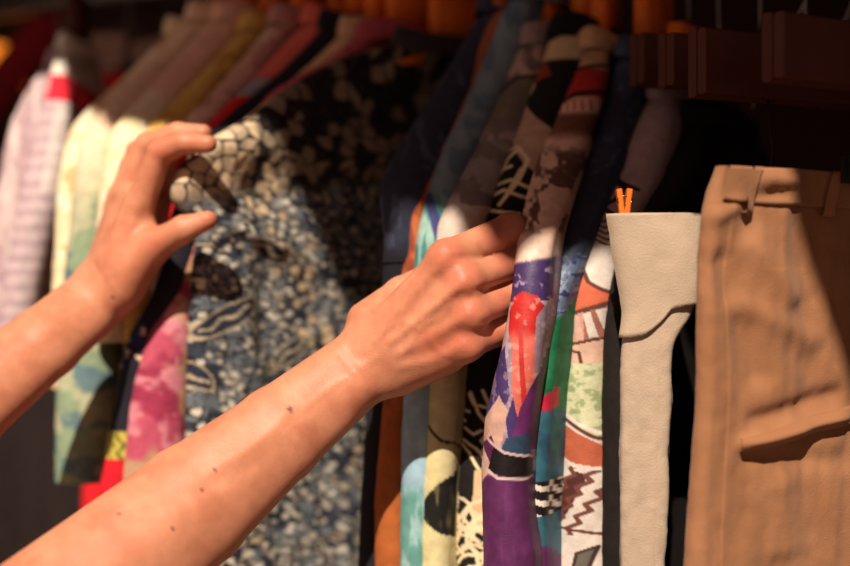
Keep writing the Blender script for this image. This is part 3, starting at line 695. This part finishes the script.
board_hanger('dark wooden hanger above the stone trousers', 697, 62, .79, 0.0235, 0.28, clips=((0.06, zs + .01, 0.0),), yaw=66)
board_hanger('narrow dark wooden hanger end, second from the left in the top right row', 666, 60, .85, 0.020, 0.26, yaw=66)
board_hanger('small dark wooden hanger end beside the speckled blue silk shirt', 637, 59, .905, 0.0205, 0.24, yaw=66)
# orange peg at the corner of the stone trousers
def tiny_peg():
    c = at(624, 205, .80); root = thing('wooden_peg', 'small orange wooden peg at the top left corner of the stone trousers', 'peg', c)
    for sg in (-1, 1):
        mb = MB(); mb.box(c + np.array([0.0024 * sg, 0, 0]), (np.array([0.12 * sg, 0, 1.0]) / math.hypot(.12, 1), np.array([1.0, 0, -0.12 * sg]) / math.hypot(.12, 1), np.array([0, 1.0, 0])), (0.011, 0.0019, 0.004), 0.0008); mb.build('jaw', M_wood, root, smooth=False)
    mb = MB(); mb.tube([c + np.array([0.005 * math.cos(a), -0.003, 0.003 + 0.003 * math.sin(a)]) for a in np.linspace(0, 6.28, 14)], 0.0007, 6); mb.build('spring', M_wire, root)
tiny_peg()
def wire_hanger(label, P0, P1):
    a, c = np.array(P0), np.array(P1); b = (c - a); b[2] = 0; b /= np.linalg.norm(b); mid = (a + c) / 2; ap = mid + np.array([0, 0, 0.10])
    root = thing('wire_hanger', label, 'hanger', mid, 'empty wire hangers')
    mb = MB(); mb.tube([ap, a, c, ap], 0.0012, 6); mb.build('wire_frame', M_wirep, root)
    mb = MB(); mb.tube(hook_pts(ap, b), 0.0012, 6); mb.build('hook', M_wire, root)
wire_hanger('thin steel wire hanger rising behind the tan trousers', at(752, 108, .94), at(905, 38, .99))
wire_hanger('second thin steel wire hanger, lower and further right behind the tan trousers', at(812, 100, .985), at(930, 45, 1.03))

# ------------------------------------------------------------------ clothes on the rear rail and other things at the back left
def rear(name, label, cat, ctrl, pf, yaw, length, seed, hm=None):
    G = garment(name, label, cat, ctrl, pf, seed=seed, yaw=yaw, length=length, collar=False, hanger=False, nside=30, side_pow=1.0, group='garments on the rear rail', zbot=-0.3)
    c = G['P'][0] + G['b'] * length / 2; root = thing('clothes_hanger', 'dark hanger holding the ' + label, 'hanger', c, 'dark hangers on the rear rail')
    mb = MB(); mb.tube([c + G['b'] * (t * length * .42) + np.array([0, 0, .012 - .03 * abs(t)]) for t in np.linspace(-1, 1, 13)], .006, 8); mb.build('wooden_arms', M_pole, root)
    mb = MB(); mb.tube(hook_pts(c + np.array([0, 0, .012]), G['b'], 1), .0045, 8); mb.build('hook', M_pole, root)
rear('jacket', 'taupe jacket hanging behind the white checked shirt', 'jacket', [(63, 34, 1.50, 8), (60, 50, 1.5, 10), (62, 110, 1.5, 12), (62, 330, 1.5, 12)], plain((176, 146, 132), 16), 84, 0.17, 51.0)
rear('shirt', 'bright red top hanging behind the cream and tan shirt', 'shirt', [(86, 74, 1.42, 5), (84, 90, 1.42, 7), (84, 150, 1.42, 8), (84, 330, 1.42, 8)], plain((228, 22, 34), 10), 84, 0.10, 52.0)
rear('coat', 'very dark brown coat at the left edge below the forearm', 'coat', [(-30, 250, 1.45, 12), (-30, 330, 1.45, 14), (-30, 566, 1.45, 14)], plain((30, 19, 18), 5), 84, 0.15, 53.0)
sash = MB(); sash.tube(crom(np.array([at(-70, 175, 1.80), at(8, 76, 1.82), at(40, 38, 1.82), at(82, -10, 1.84), at(150, -95, 1.9)]), step=.02), .030, 16, sq=.55)
tag(sash.build('fabric_sash', M_red), 'dark red rolled cloth sloping across the top left corner', 'cloth')
lp = at(0, 62, 2.0); lr = thing('sunlit_item_glow', 'added glowing orange lamp at the left edge near the top', 'standin', lp)  # made-up glowing piece in place of a sunlit orange item
mb = MB(); mb.ball(lp, .027, 20, (1, 1, 1.15)); mb.build('glow_ball', M_glow, lr)
mb = MB(); mb.tube([lp + np.array([-.02, 0, -.045]), lp + np.array([.045, 0, -.036])], .009, 10); mb.build('lower_tube', mat('standin_tube', (255, 96, 28), rough=.4, emit=.9), lr)  # second glow, for the sunlit orange band below
mb = MB(); mb.tube([lp + np.array([-.012, 0, -.05]), lp + np.array([-.012, .06, -.04]), lp + np.array([-.012, .345, -.04])], .006, 8); mb.tube([lp + np.array([0, 0, -.02]), lp + np.array([-.006, .01, -.045])], .006, 8); mb.build('bracket', M_brass, lr)

# ------------------------------------------------------------------ rails, stall, awning
def make_rail(label, k, x0, x1):
    o = np.array([0, 1.09 + 0.42 * k, RAIL_Z + 0.03 * k]); a = o + rail_dir * x0; c = o + rail_dir * x1
    root = thing('clothes_rail', label, 'rail', [(a[0] + c[0]) / 2, (a[1] + c[1]) / 2, 0])
    mb = MB(); mb.tube([a, c], .0125, 20); mb.build('bar', M_rail, root)
    for p in (a, c):
        mb = MB(); mb.tube([[p[0], p[1], 0.03], [p[0], p[1], p[2] + .0125]], .014, 16); mb.build('upright', M_rail, root)
        q = np.array([-rail_dir[1], rail_dir[0], 0]) * .22
        mb = MB(); mb.tube([[p[0] - q[0], p[1] - q[1], .015], [p[0] + q[0], p[1] + q[1], .015]], .015, 14); mb.build('foot', M_rail, root)
make_rail('steel clothes rail above the frame carrying the shirts and trousers', 0, -1.15, 0.80)
make_rail('second steel clothes rail further back', 1, -1.35, 0.80)

SUN_AZ, SUN_EL, Y0 = R(-12), R(45), -0.40
def edge(px, py, Y):
    p = at(px, py, Y); k = Y - Y0
    return (p[0] + k * math.tan(SUN_AZ), p[2] + k * math.tan(SUN_EL) / math.cos(SUN_AZ))
EDGE = [(-1.9, H + 1.95), edge(10, 60, 1.2), edge(56, 46, 1.19), edge(78, 92, 1.13), edge(104, 118, 1.03), edge(150, 112, .985), edge(210, 118, .945), edge(240, 130, .955), edge(268, 132, .962), edge(300, 200, .985), edge(332, 270, 1.0), edge(385, 240, .885), edge(408, 204, .882),
        edge(450, 204, .87), edge(474, 211, .815), edge(490, 230, .80), edge(508, 248, .80), edge(530, 240, .806), edge(592, 250, .845), edge(690, 130, .775), edge(776, 165, .765), edge(812, 285, .775), edge(850, 400, .79), (.062, H + 1.0), (.08, H - .9), (1.07, H - .9)]  # last points drop low: unseen panel added to block light from the right
EDGE.sort(key=lambda q: q[0])
ar = thing('awning', 'rust-red canvas stall awning over the rails, out of frame, hem shaped to cast shade', 'awning', (0, 1.2, 0))
V = []; Fc = []; n = len(EDGE)
for yo in (Y0 - .002, Y0 + .002):
    for (x, z) in EDGE: V.append((x, yo, z))
    for (x, z) in EDGE: V.append((x, yo, H + 2.10))
for i in range(n - 1):
    Fc.append([i, i + 1, n + i + 1, n + i]); Fc.append([2 * n + i, 3 * n + i, 3 * n + i + 1, 2 * n + i + 1])
    Fc.append([i, 2 * n + i, 2 * n + i + 1, i + 1]); Fc.append([n + i, n + i + 1, 3 * n + i + 1, 3 * n + i])
Fc.append([0, n, 3 * n, 2 * n]); Fc.append([n - 1, 3 * n - 1, 4 * n - 1, 2 * n - 1][::-1])
mesh_obj('shade_valance', V, Fc, M_awn, ar, smooth=False)  # hem cut to the wanted shade line, added right panel included
mb = MB(); mb.box((-.40, 1.0, H + 2.23), (np.array([1.0, 0, 0]), np.array([0, 1.0, .085]) / math.hypot(1, .085), np.array([0, -.085, 1.0]) / math.hypot(1, .085)), (1.52, 1.43, .004)); mb.build('canopy', M_awn, ar, smooth=False)
for x in (-1.88, 1.10):
    for y in (Y0 + .03, 2.25):
        mb = MB(); mb.tube([(x, y, 0), (x, y, H + 2.225 + .085 * (y - 1.0))], .02, 14); mb.build('pole', M_pole, ar)

def slab(name, c, hs, m):
    mb = MB(); mb.box(c, (np.array([1.0, 0, 0]), np.array([0, 1.0, 0]), np.array([0, 0, 1.0])), hs); o = mb.build(name, m, smooth=False); o['kind'] = 'structure'; return o
slab('floor', (0, 0.8, -.05), (4.0, 4.0, .05), M_floor)
slab('wall_back', (0, 2.40, 1.9), (3.0, .05, 1.9), M_wall)
slab('wall_right', (1.24, 1.33, 1.8), (.05, 1.02, 1.8), M_wall)

# ------------------------------------------------------------------ the shopper: one continuous skin surface from a distance field
class Body:
    def __init__(s): s.parts = []
def cone(p, a, b, ra, rb):
    a = np.array(a); b = np.array(b); ab = b - a; t = np.clip(((p - a) @ ab) / (ab @ ab), 0, 1)
    return np.linalg.norm(p - a - t[:, None] * ab, axis=1) - (ra + (rb - ra) * t)
def smin(a, b, k):
    h = np.clip(0.5 + 0.5 * (b - a) / k, 0, 1); return b + (a - b) * h - k * h * (1 - h)
def smax(a, b, k): return -smin(-a, -b, k)
def chain(p, pts, rs, k=0.003):
    d = None
    for (a, b, r0, r1) in zip(pts[:-1], pts[1:], rs[:-1], rs[1:]):
        c = cone(p, a, b, r0, r1); d = c if d is None else smin(d, c, k)
    return d
mm = 0.001
def right_arm(p):
    A = at
    hand = None
    mets = [((376, 334, .818), (447, 259, .797), 12.5, 11.0), ((380, 348, .816), (465, 282, .793), 12.5, 11.0), ((385, 362, .817), (471, 315, .795), 12.5, 10.5), ((390, 374, .820), (466, 345, .801), 12.0, 10.0)]
    for (a, b, r0, r1) in mets:
        c = cone(p, A(*a), A(*b), r0 * mm, r1 * mm); hand = c if hand is None else smin(hand, c, 9 * mm)
    # palm fill, heel of the hand and thumb mound
    hand = smin(hand, cone(p, A(402, 376, .826), A(450, 359, .812), 13.5 * mm, 9.5 * mm), 9 * mm)
    hand = smin(hand, cone(p, A(392, 330, .834), A(446, 300, .818), 14 * mm, 10 * mm), 10 * mm)
    fing = [  # MCP, PIP, DIP, tip
        [(447, 258, .799), (510, 230, .829), (519, 229, .852), (516, 232, .872)],
        [(464, 280, .796), (514, 263, .829), (520, 264, .853), (517, 267, .872)],
        [(470, 312, .797), (511, 296, .828), (516, 297, .850), (513, 300, .868)],
        [(466, 344, .802), (504, 329, .827), (510, 331, .846), (508, 334, .860)]]
    rad = [[12.2, 11.6, 9.0, 7.2], [11.6, 10.8, 8.8, 7.2], [11.2, 11.0, 8.2, 6.8], [10.6, 10.2, 7.2, 6.2]]
    df = None
    for P, rr in zip(fing, rad):
        P = [A(*q) for q in P]; d = chain(p, P, [r * mm for r in rr], 2.5 * mm)
        d = smin(d, np.linalg.norm(p - P[1] - np.array([0, -.0015, 0]), axis=1) - (rr[1] + .2) * mm, 3 * mm)     # PIP joint
        df = d if df is None else smin(df, d, 1.4 * mm)
    hand = smin(hand, cone(p, A(398, 346, .817), A(462, 300, .803), 14 * mm, 12 * mm), 9 * mm)
    hand = smin(hand, cone(p, A(458, 272, .8035), A(466, 330, .8065), 11.5 * mm, 11 * mm), 8 * mm)
    hand = smin(hand, df, 8 * mm)
    # knuckles
    for (q, r) in (((445, 259, .7975), 8.6), ((463, 281, .794), 8.6), ((469, 314, .795), 7.8), ((465, 346, .800), 7.2)):
        hand = smin(hand, np.linalg.norm(p - A(*q), axis=1) - r * mm, 9 * mm)
    # thumb, mostly hidden behind the palm
    T = [A(366, 320, .828), A(400, 292, .846), A(440, 270, .852), A(470, 258, .857)]
    hand = smin(hand, chain(p, T, [13.5 * mm, 10.5 * mm, 9.5 * mm, 7 * mm], 4 * mm), 8 * mm)
    # forearm: two bones' bulk side by side
    w1, w2 = A(351, 353, .822), A(370, 382, .822)
    f1, f2 = A(268, 415, .800), A(292, 452, .800); g1, g2 = A(178, 482, .775), A(210, 528, .775); h1, h2 = A(-70, 678, .68), A(-26, 736, .68)
    arm = smin(chain(p, [w1, f1, g1, h1], [14.5 * mm, 17.5 * mm, 22 * mm, 31 * mm], 5 * mm), chain(p, [w2, f2, g2, h2], [14 * mm, 17 * mm, 22 * mm, 30 * mm], 5 * mm), 20 * mm)
    arm = smin(arm, chain(p, [(w1 + w2) / 2 + np.array([0, .002, 0]), (f1 + f2) / 2, (g1 + g2) / 2, (h1 + h2) / 2], [17 * mm, 23 * mm, 30 * mm, 40 * mm], 5 * mm), 10 * mm)
    d = smin(arm, hand, 14 * mm)
    d = smin(d, np.linalg.norm(p - A(354, 387, .808), axis=1) - 10 * mm, 14 * mm)     # wrist bone
    # upper arm beyond the frame
    el = (h1 + h2) / 2; sh = np.array([-.36, .44, H + .03])
    return smin(d, cone(p, el, sh, 41 * mm, 50 * mm), 30 * mm)
def left_arm(p):
    A = at; hand = None
    mets = [((106, 274, .925), (140, 204, .915), 12.5, 11.5), ((104, 272, .935), (128, 196, .93), 12.5, 11.5), ((102, 272, .945), (121, 200, .948), 12, 11), ((100, 274, .953), (117, 208, .963), 11.5, 10)]
    for (a, b, r0, r1) in mets:
        c = cone(p, A(*a), A(*b), r0 * mm, r1 * mm); hand = c if hand is None else smin(hand, c, 10 * mm)
    hand = smin(hand, cone(p, A(124, 288, .92), A(146, 246, .912), 17 * mm, 13.5 * mm), 12 * mm)       # thumb mound
    hand = smin(hand, cone(p, A(120, 262, .922), A(140, 226, .918), 15 * mm, 12 * mm), 10 * mm)
    fing = [[(140, 204, .915), (160, 153, .905), (184, 143, .895), (208, 144, .889)],
            [(128, 196, .93), (147, 145, .925), (178, 133, .915), (203, 133, .908)],
            [(121, 200, .948), (138, 152, .948), (166, 138, .94), (188, 136, .934)],
            [(117, 208, .963), (130, 166, .966), (152, 150, .962), (170, 146, .957)]]
    rad = [[11.5, 9.6, 8.3, 6.8], [11.3, 9.6, 8.3, 6.8], [10.8, 9.2, 8, 6.6], [9.8, 8.2, 7.2, 6.0]]
    df = None
    for P, rr in zip(fing, rad):
        d = chain(p, [A(*q) for q in P], [r * mm for r in rr], 2.5 * mm); df = d if df is None else smin(df, d, 1.2 * mm)
    hand = smin(hand, df, 5 * mm)
    T = [A(126, 276, .918), A(158, 244, .905), A(184, 229, .893), A(208, 220, .888)]
    hand = smin(hand, chain(p, T, [16 * mm, 12.5 * mm, 10.2 * mm, 7.2 * mm], 4 * mm), 9 * mm)
    w1, w2 = A(90, 285, .935), A(110, 308, .93); f1, f2 = A(36, 330, .90), A(56, 354, .895); g1, g2 = A(-50, 392, .86), A(-26, 424, .855); h1, h2 = A(-250, 530, .76), A(-215, 575, .755)
    arm = smin(chain(p, [w1, f1, g1, h1], [14 * mm, 16 * mm, 19.5 * mm, 29 * mm], 5 * mm), chain(p, [w2, f2, g2, h2], [13.5 * mm, 15.5 * mm, 19 * mm, 28 * mm], 5 * mm), 18 * mm)
    arm = smin(arm, chain(p, [(w1 + w2) / 2, (f1 + f2) / 2, (g1 + g2) / 2, (h1 + h2) / 2], [16.5 * mm, 20 * mm, 25 * mm, 36 * mm], 5 * mm), 10 * mm)
    d = smin(arm, hand, 16 * mm); el = (h1 + h2) / 2; sh = np.array([-.68, .50, H + .03])
    return smin(d, cone(p, el, sh, 40 * mm, 49 * mm), 30 * mm)

def surface_nets(fn, lo, hi, vox):
    lo = np.array(lo); hi = np.array(hi)
    cs = vox * 5; n = np.ceil((hi - lo) / cs).astype(int) + 1
    g = np.stack(np.meshgrid(*[np.arange(k) for k in n], indexing='ij'), -1).reshape(-1, 3)
    cen = lo + (g + 0.5) * cs
    d = np.concatenate([fn(c) for c in np.array_split(cen, max(1, len(cen) // 200000))])
    g = g[np.abs(d) < cs * 1.35]
    sub = np.stack(np.meshgrid(*[np.arange(5)] * 3, indexing='ij'), -1).reshape(-1, 3)
    cells = (g[:, None] * 5 + sub[None]).reshape(-1, 3)
    M = np.array([1, 4096, 4096 * 4096], np.int64)
    key = cells @ M
    corner = np.array([[i & 1, (i >> 1) & 1, (i >> 2) & 1] for i in range(8)])
    ck = (cells[:, None] + corner[None]).reshape(-1, 3); kk = ck @ M
    uk, inv = np.unique(kk, return_inverse=True); inv = inv.reshape(-1, 8)
    uc = np.stack([uk % 4096, (uk // 4096) % 4096, uk // (4096 * 4096)], 1)
    val = np.concatenate([fn(c) for c in np.array_split(lo + uc * vox, max(1, len(uc) // 200000))])
    cv = val[inv]; act = (cv.min(1) < 0) & (cv.max(1) >= 0)
    ac = cells[act]; av = cv[act]; akey = key[act]
    sm = np.zeros((len(ac), 3)); cnt = np.zeros(len(ac))
    for i in range(8):
        for ax in range(3):
            if not (i >> ax) & 1:
                j = i | (1 << ax); x = (av[:, i] < 0) != (av[:, j] < 0)
                t = av[:, i] / (av[:, i] - av[:, j] + 1e-15); pos = corner[i][None] + np.eye(3)[ax][None] * t[:, None]
                sm[x] += pos[x]; cnt[x] += 1
    V = lo + (ac + sm / cnt[:, None]) * vox
    order = np.argsort(akey); sk = akey[order]
    def look(c):
        k = c @ M; i = np.searchsorted(sk, k); i = np.clip(i, 0, len(sk) - 1); return np.where(sk[i] == k, order[i], -1)
    Q = []
    for ax in range(3):
        e = 1 << ax; x = (av[:, 0] < 0) != (av[:, e] < 0); c0 = ac[x]; flip = av[x, 0] < 0
        u, w = [(1, 2), (2, 0), (0, 1)][ax]; du = np.eye(3, dtype=int)[u]; dw = np.eye(3, dtype=int)[w]
        q = np.stack([look(c0), look(c0 - du), look(c0 - du - dw), look(c0 - dw)], 1); ok = (q >= 0).all(1)
        q[~flip] = q[~flip][:, ::-1]; Q.append(q[ok])
    Q = np.concatenate(Q)
    for _ in range(3):      # settle vertices on the true surface
        e = 4e-4; dv = fn(V); gr = np.stack([fn(V + np.eye(3)[k] * e) - dv for k in range(3)], 1) / e
        V = V - np.clip(dv, -vox, vox)[:, None] * gr / (np.sum(gr * gr, 1)[:, None] + 1e-6)
    return V, Q

VR, QR = surface_nets(right_arm, (-.43, .38, H - .36), (.10, .885, H + .10), .0022)
VL, QL = surface_nets(left_arm, (-.75, .44, H - .26), (-.13, 1.0, H + .15), .0026)
V = np.concatenate([VR, VL]); Q = np.concatenate([QR, QL + len(VR)])
def relief(V, fn, strokes):
    """raise or press thin lines (tendons, veins, skin creases) into the side of the skin that faces the shirts' front"""
    e = 6e-4; d0 = fn(V); gr = np.stack([fn(V + np.eye(3)[k] * e) - d0 for k in range(3)], 1) / e
    gr /= np.linalg.norm(gr, axis=1)[:, None] + 1e-9
    px = V[:, 0] / V[:, 1] * F + 425; py = 283 - (V[:, 2] - H) / V[:, 1] * F
    near_ = np.zeros(len(V), bool); h = np.zeros(len(V))
    for (P, w_, a_) in strokes:
        P = [(p_[0], p_[1]) for p_ in P]; P = [tuple(r) for r in crom(np.array([[a0, b0, 0] for a0, b0 in P]), step=4)[:, :2]]
        dd = dline(px, py, P); tt = np.hypot(px - P[-1][0], py - P[-1][1]); t2 = np.hypot(px - P[0][0], py - P[0][1])
        h += a_ * np.exp(-(dd / w_) ** 2) * sst(-2, 3 * w_, np.minimum(tt, t2) + w_)
    return V + gr * (h * sst(-0.15, -0.55, gr[:, 1]))[:, None]
VR = relief(VR, right_arm, [
    ([(376, 338), (410, 298), (440, 264)], 5, .0011), ([(384, 346), (420, 318), (462, 284)], 4.5, .0019), ([(392, 358), (430, 336), (466, 316)], 5, .0012), ([(396, 368), (430, 360), (462, 346)], 5, .0011),
    ([(402, 330), (430, 296), (446, 274)], 8, -.0007), ([(408, 348), (440, 322), (462, 300)], 8, -.0008), ([(410, 362), (440, 348), (462, 332)], 7, -.0007),
    ([(404, 352), (420, 330), (428, 322), (440, 318), (454, 300)], 2.6, .0009), ([(366, 352), (384, 332), (404, 322), (420, 330)], 2.4, .0006), ([(428, 322), (432, 344), (450, 356)], 2.4, .0006), ([(300, 412), (330, 388), (362, 366), (390, 350)], 3.5, .0006),
    ([(454, 258), (474, 256)], 3, -.0012), ([(476, 290), (488, 288)], 3, -.0014), ([(482, 322), (496, 322)], 3, -.0012),
    ([(338, 352), (352, 372), (366, 396)], 2.2, -.0005), ([(346, 346), (360, 366), (374, 388)], 1.8, -.0004),
    ([(470, 226), (476, 246)], 1.6, -.0004), ([(448, 240), (456, 254)], 1.8, -.0004), ([(466, 268), (474, 282)], 1.8, -.0004), ([(210, 470), (260, 440), (300, 400)], 6, .0008), ([(120, 520), (200, 490), (280, 450)], 9, -.0008)])
VL = relief(VL, left_arm, [([(112, 262), (128, 232), (138, 204)], 5, .0012), ([(106, 258), (118, 228), (126, 198)], 4, .0009), ([(122, 262), (136, 236), (148, 214)], 7, -.0012), ([(92, 262), (104, 282), (116, 302)], 2.2, -.0006)])
V = np.concatenate([VR, VL])
c = np.tile(np.array([202., 136, 107]), (len(V), 1))
nz1 = fbm(V[:, 0] * 38 + V[:, 1] * 21, V[:, 2] * 38, 5); nz2 = fbm(V[:, 0] * 160 + V[:, 1] * 90, V[:, 2] * 160, 6)
c += ((nz1 - .5) * 20 + (nz2 - .5) * 9)[:, None]
c = mix(c, (180, 106, 80), sst(.45, .75, fbm(V[:, 0] * 50, V[:, 2] * 50 + V[:, 1] * 30, 9)) * .4)
def near(q, r): return np.exp(-(np.linalg.norm(V - at(*q), axis=1) / r) ** 2)
for q, r in (((446, 250, .785), .013), ((465, 276, .78), .013), ((471, 311, .783), .012), ((466, 342, .79), .011), ((505, 228, .805), .012), ((510, 262, .805), .011), ((506, 296, .805), .010), ((498, 334, .805), .010),
             ((212, 220, .882), .010), ((160, 150, .896), .011), ((210, 144, .883), .009), ((158, 244, .893), .013), ((430, 345, .79), .012)):
    c = mix(c, (190, 92, 74), (.5 if q[0] > 300 else .28) * near(q, r))
for q, r in (((292, 403, .772), .0018), ((215, 468, .745), .0010), ((203, 487, .745), .0007), ((171, 530, .735), .0008), ((118, 294, .912), .0010), ((118, 520, .735), .0007)):
    k = np.argmin(np.linalg.norm(V - at(*q), axis=1)); c = mix(c, (84, 44, 34), .9 * np.exp(-(np.linalg.norm(V - V[k], axis=1) / r) ** 4))
per = mesh_obj('person', V, Q, M_skin, None, lin(np.clip(c, 0, 255)))
tag(per, 'person reaching in with two bare forearms, hands gripping hanging shirts', 'person')

# ------------------------------------------------------------------ light and camera
sun = bpy.data.lights.new('sun', 'SUN'); sun.energy = 6.3; sun.color = (1.0, .84, .66); sun.angle = R(0.45)
so = bpy.data.objects.new('sun', sun); COL.objects.link(so)
tow = Vector((math.sin(SUN_AZ) * math.cos(SUN_EL), -math.cos(SUN_AZ) * math.cos(SUN_EL), math.sin(SUN_EL)))
so.rotation_euler = tow.to_track_quat('Z', 'Y').to_euler(); so.location = (1, -3, 4)
w = bpy.data.worlds.new('sky'); S.world = w; w.use_nodes = True
bg = w.node_tree.nodes['Background']; bg.inputs['Color'].default_value = (1.0, .68, .54, 1); bg.inputs['Strength'].default_value = .26
cam = bpy.data.cameras.new('camera'); cam.sensor_width = 36; cam.lens = F / 850 * 36; cam.clip_start = .01
cam.dof.use_dof = True; cam.dof.focus_distance = .80; cam.dof.aperture_fstop = 2.0
co = bpy.data.objects.new('camera', cam); COL.objects.link(co); co.location = (0, 0, H); co.rotation_euler = (R(90), 0, 0); S.camera = co
S.view_settings.view_transform = 'Standard'; S.view_settings.look = 'None'; S.view_settings.gamma = 1.0; S.view_settings.exposure = 0.0; S.view_settings.use_curve_mapping = False
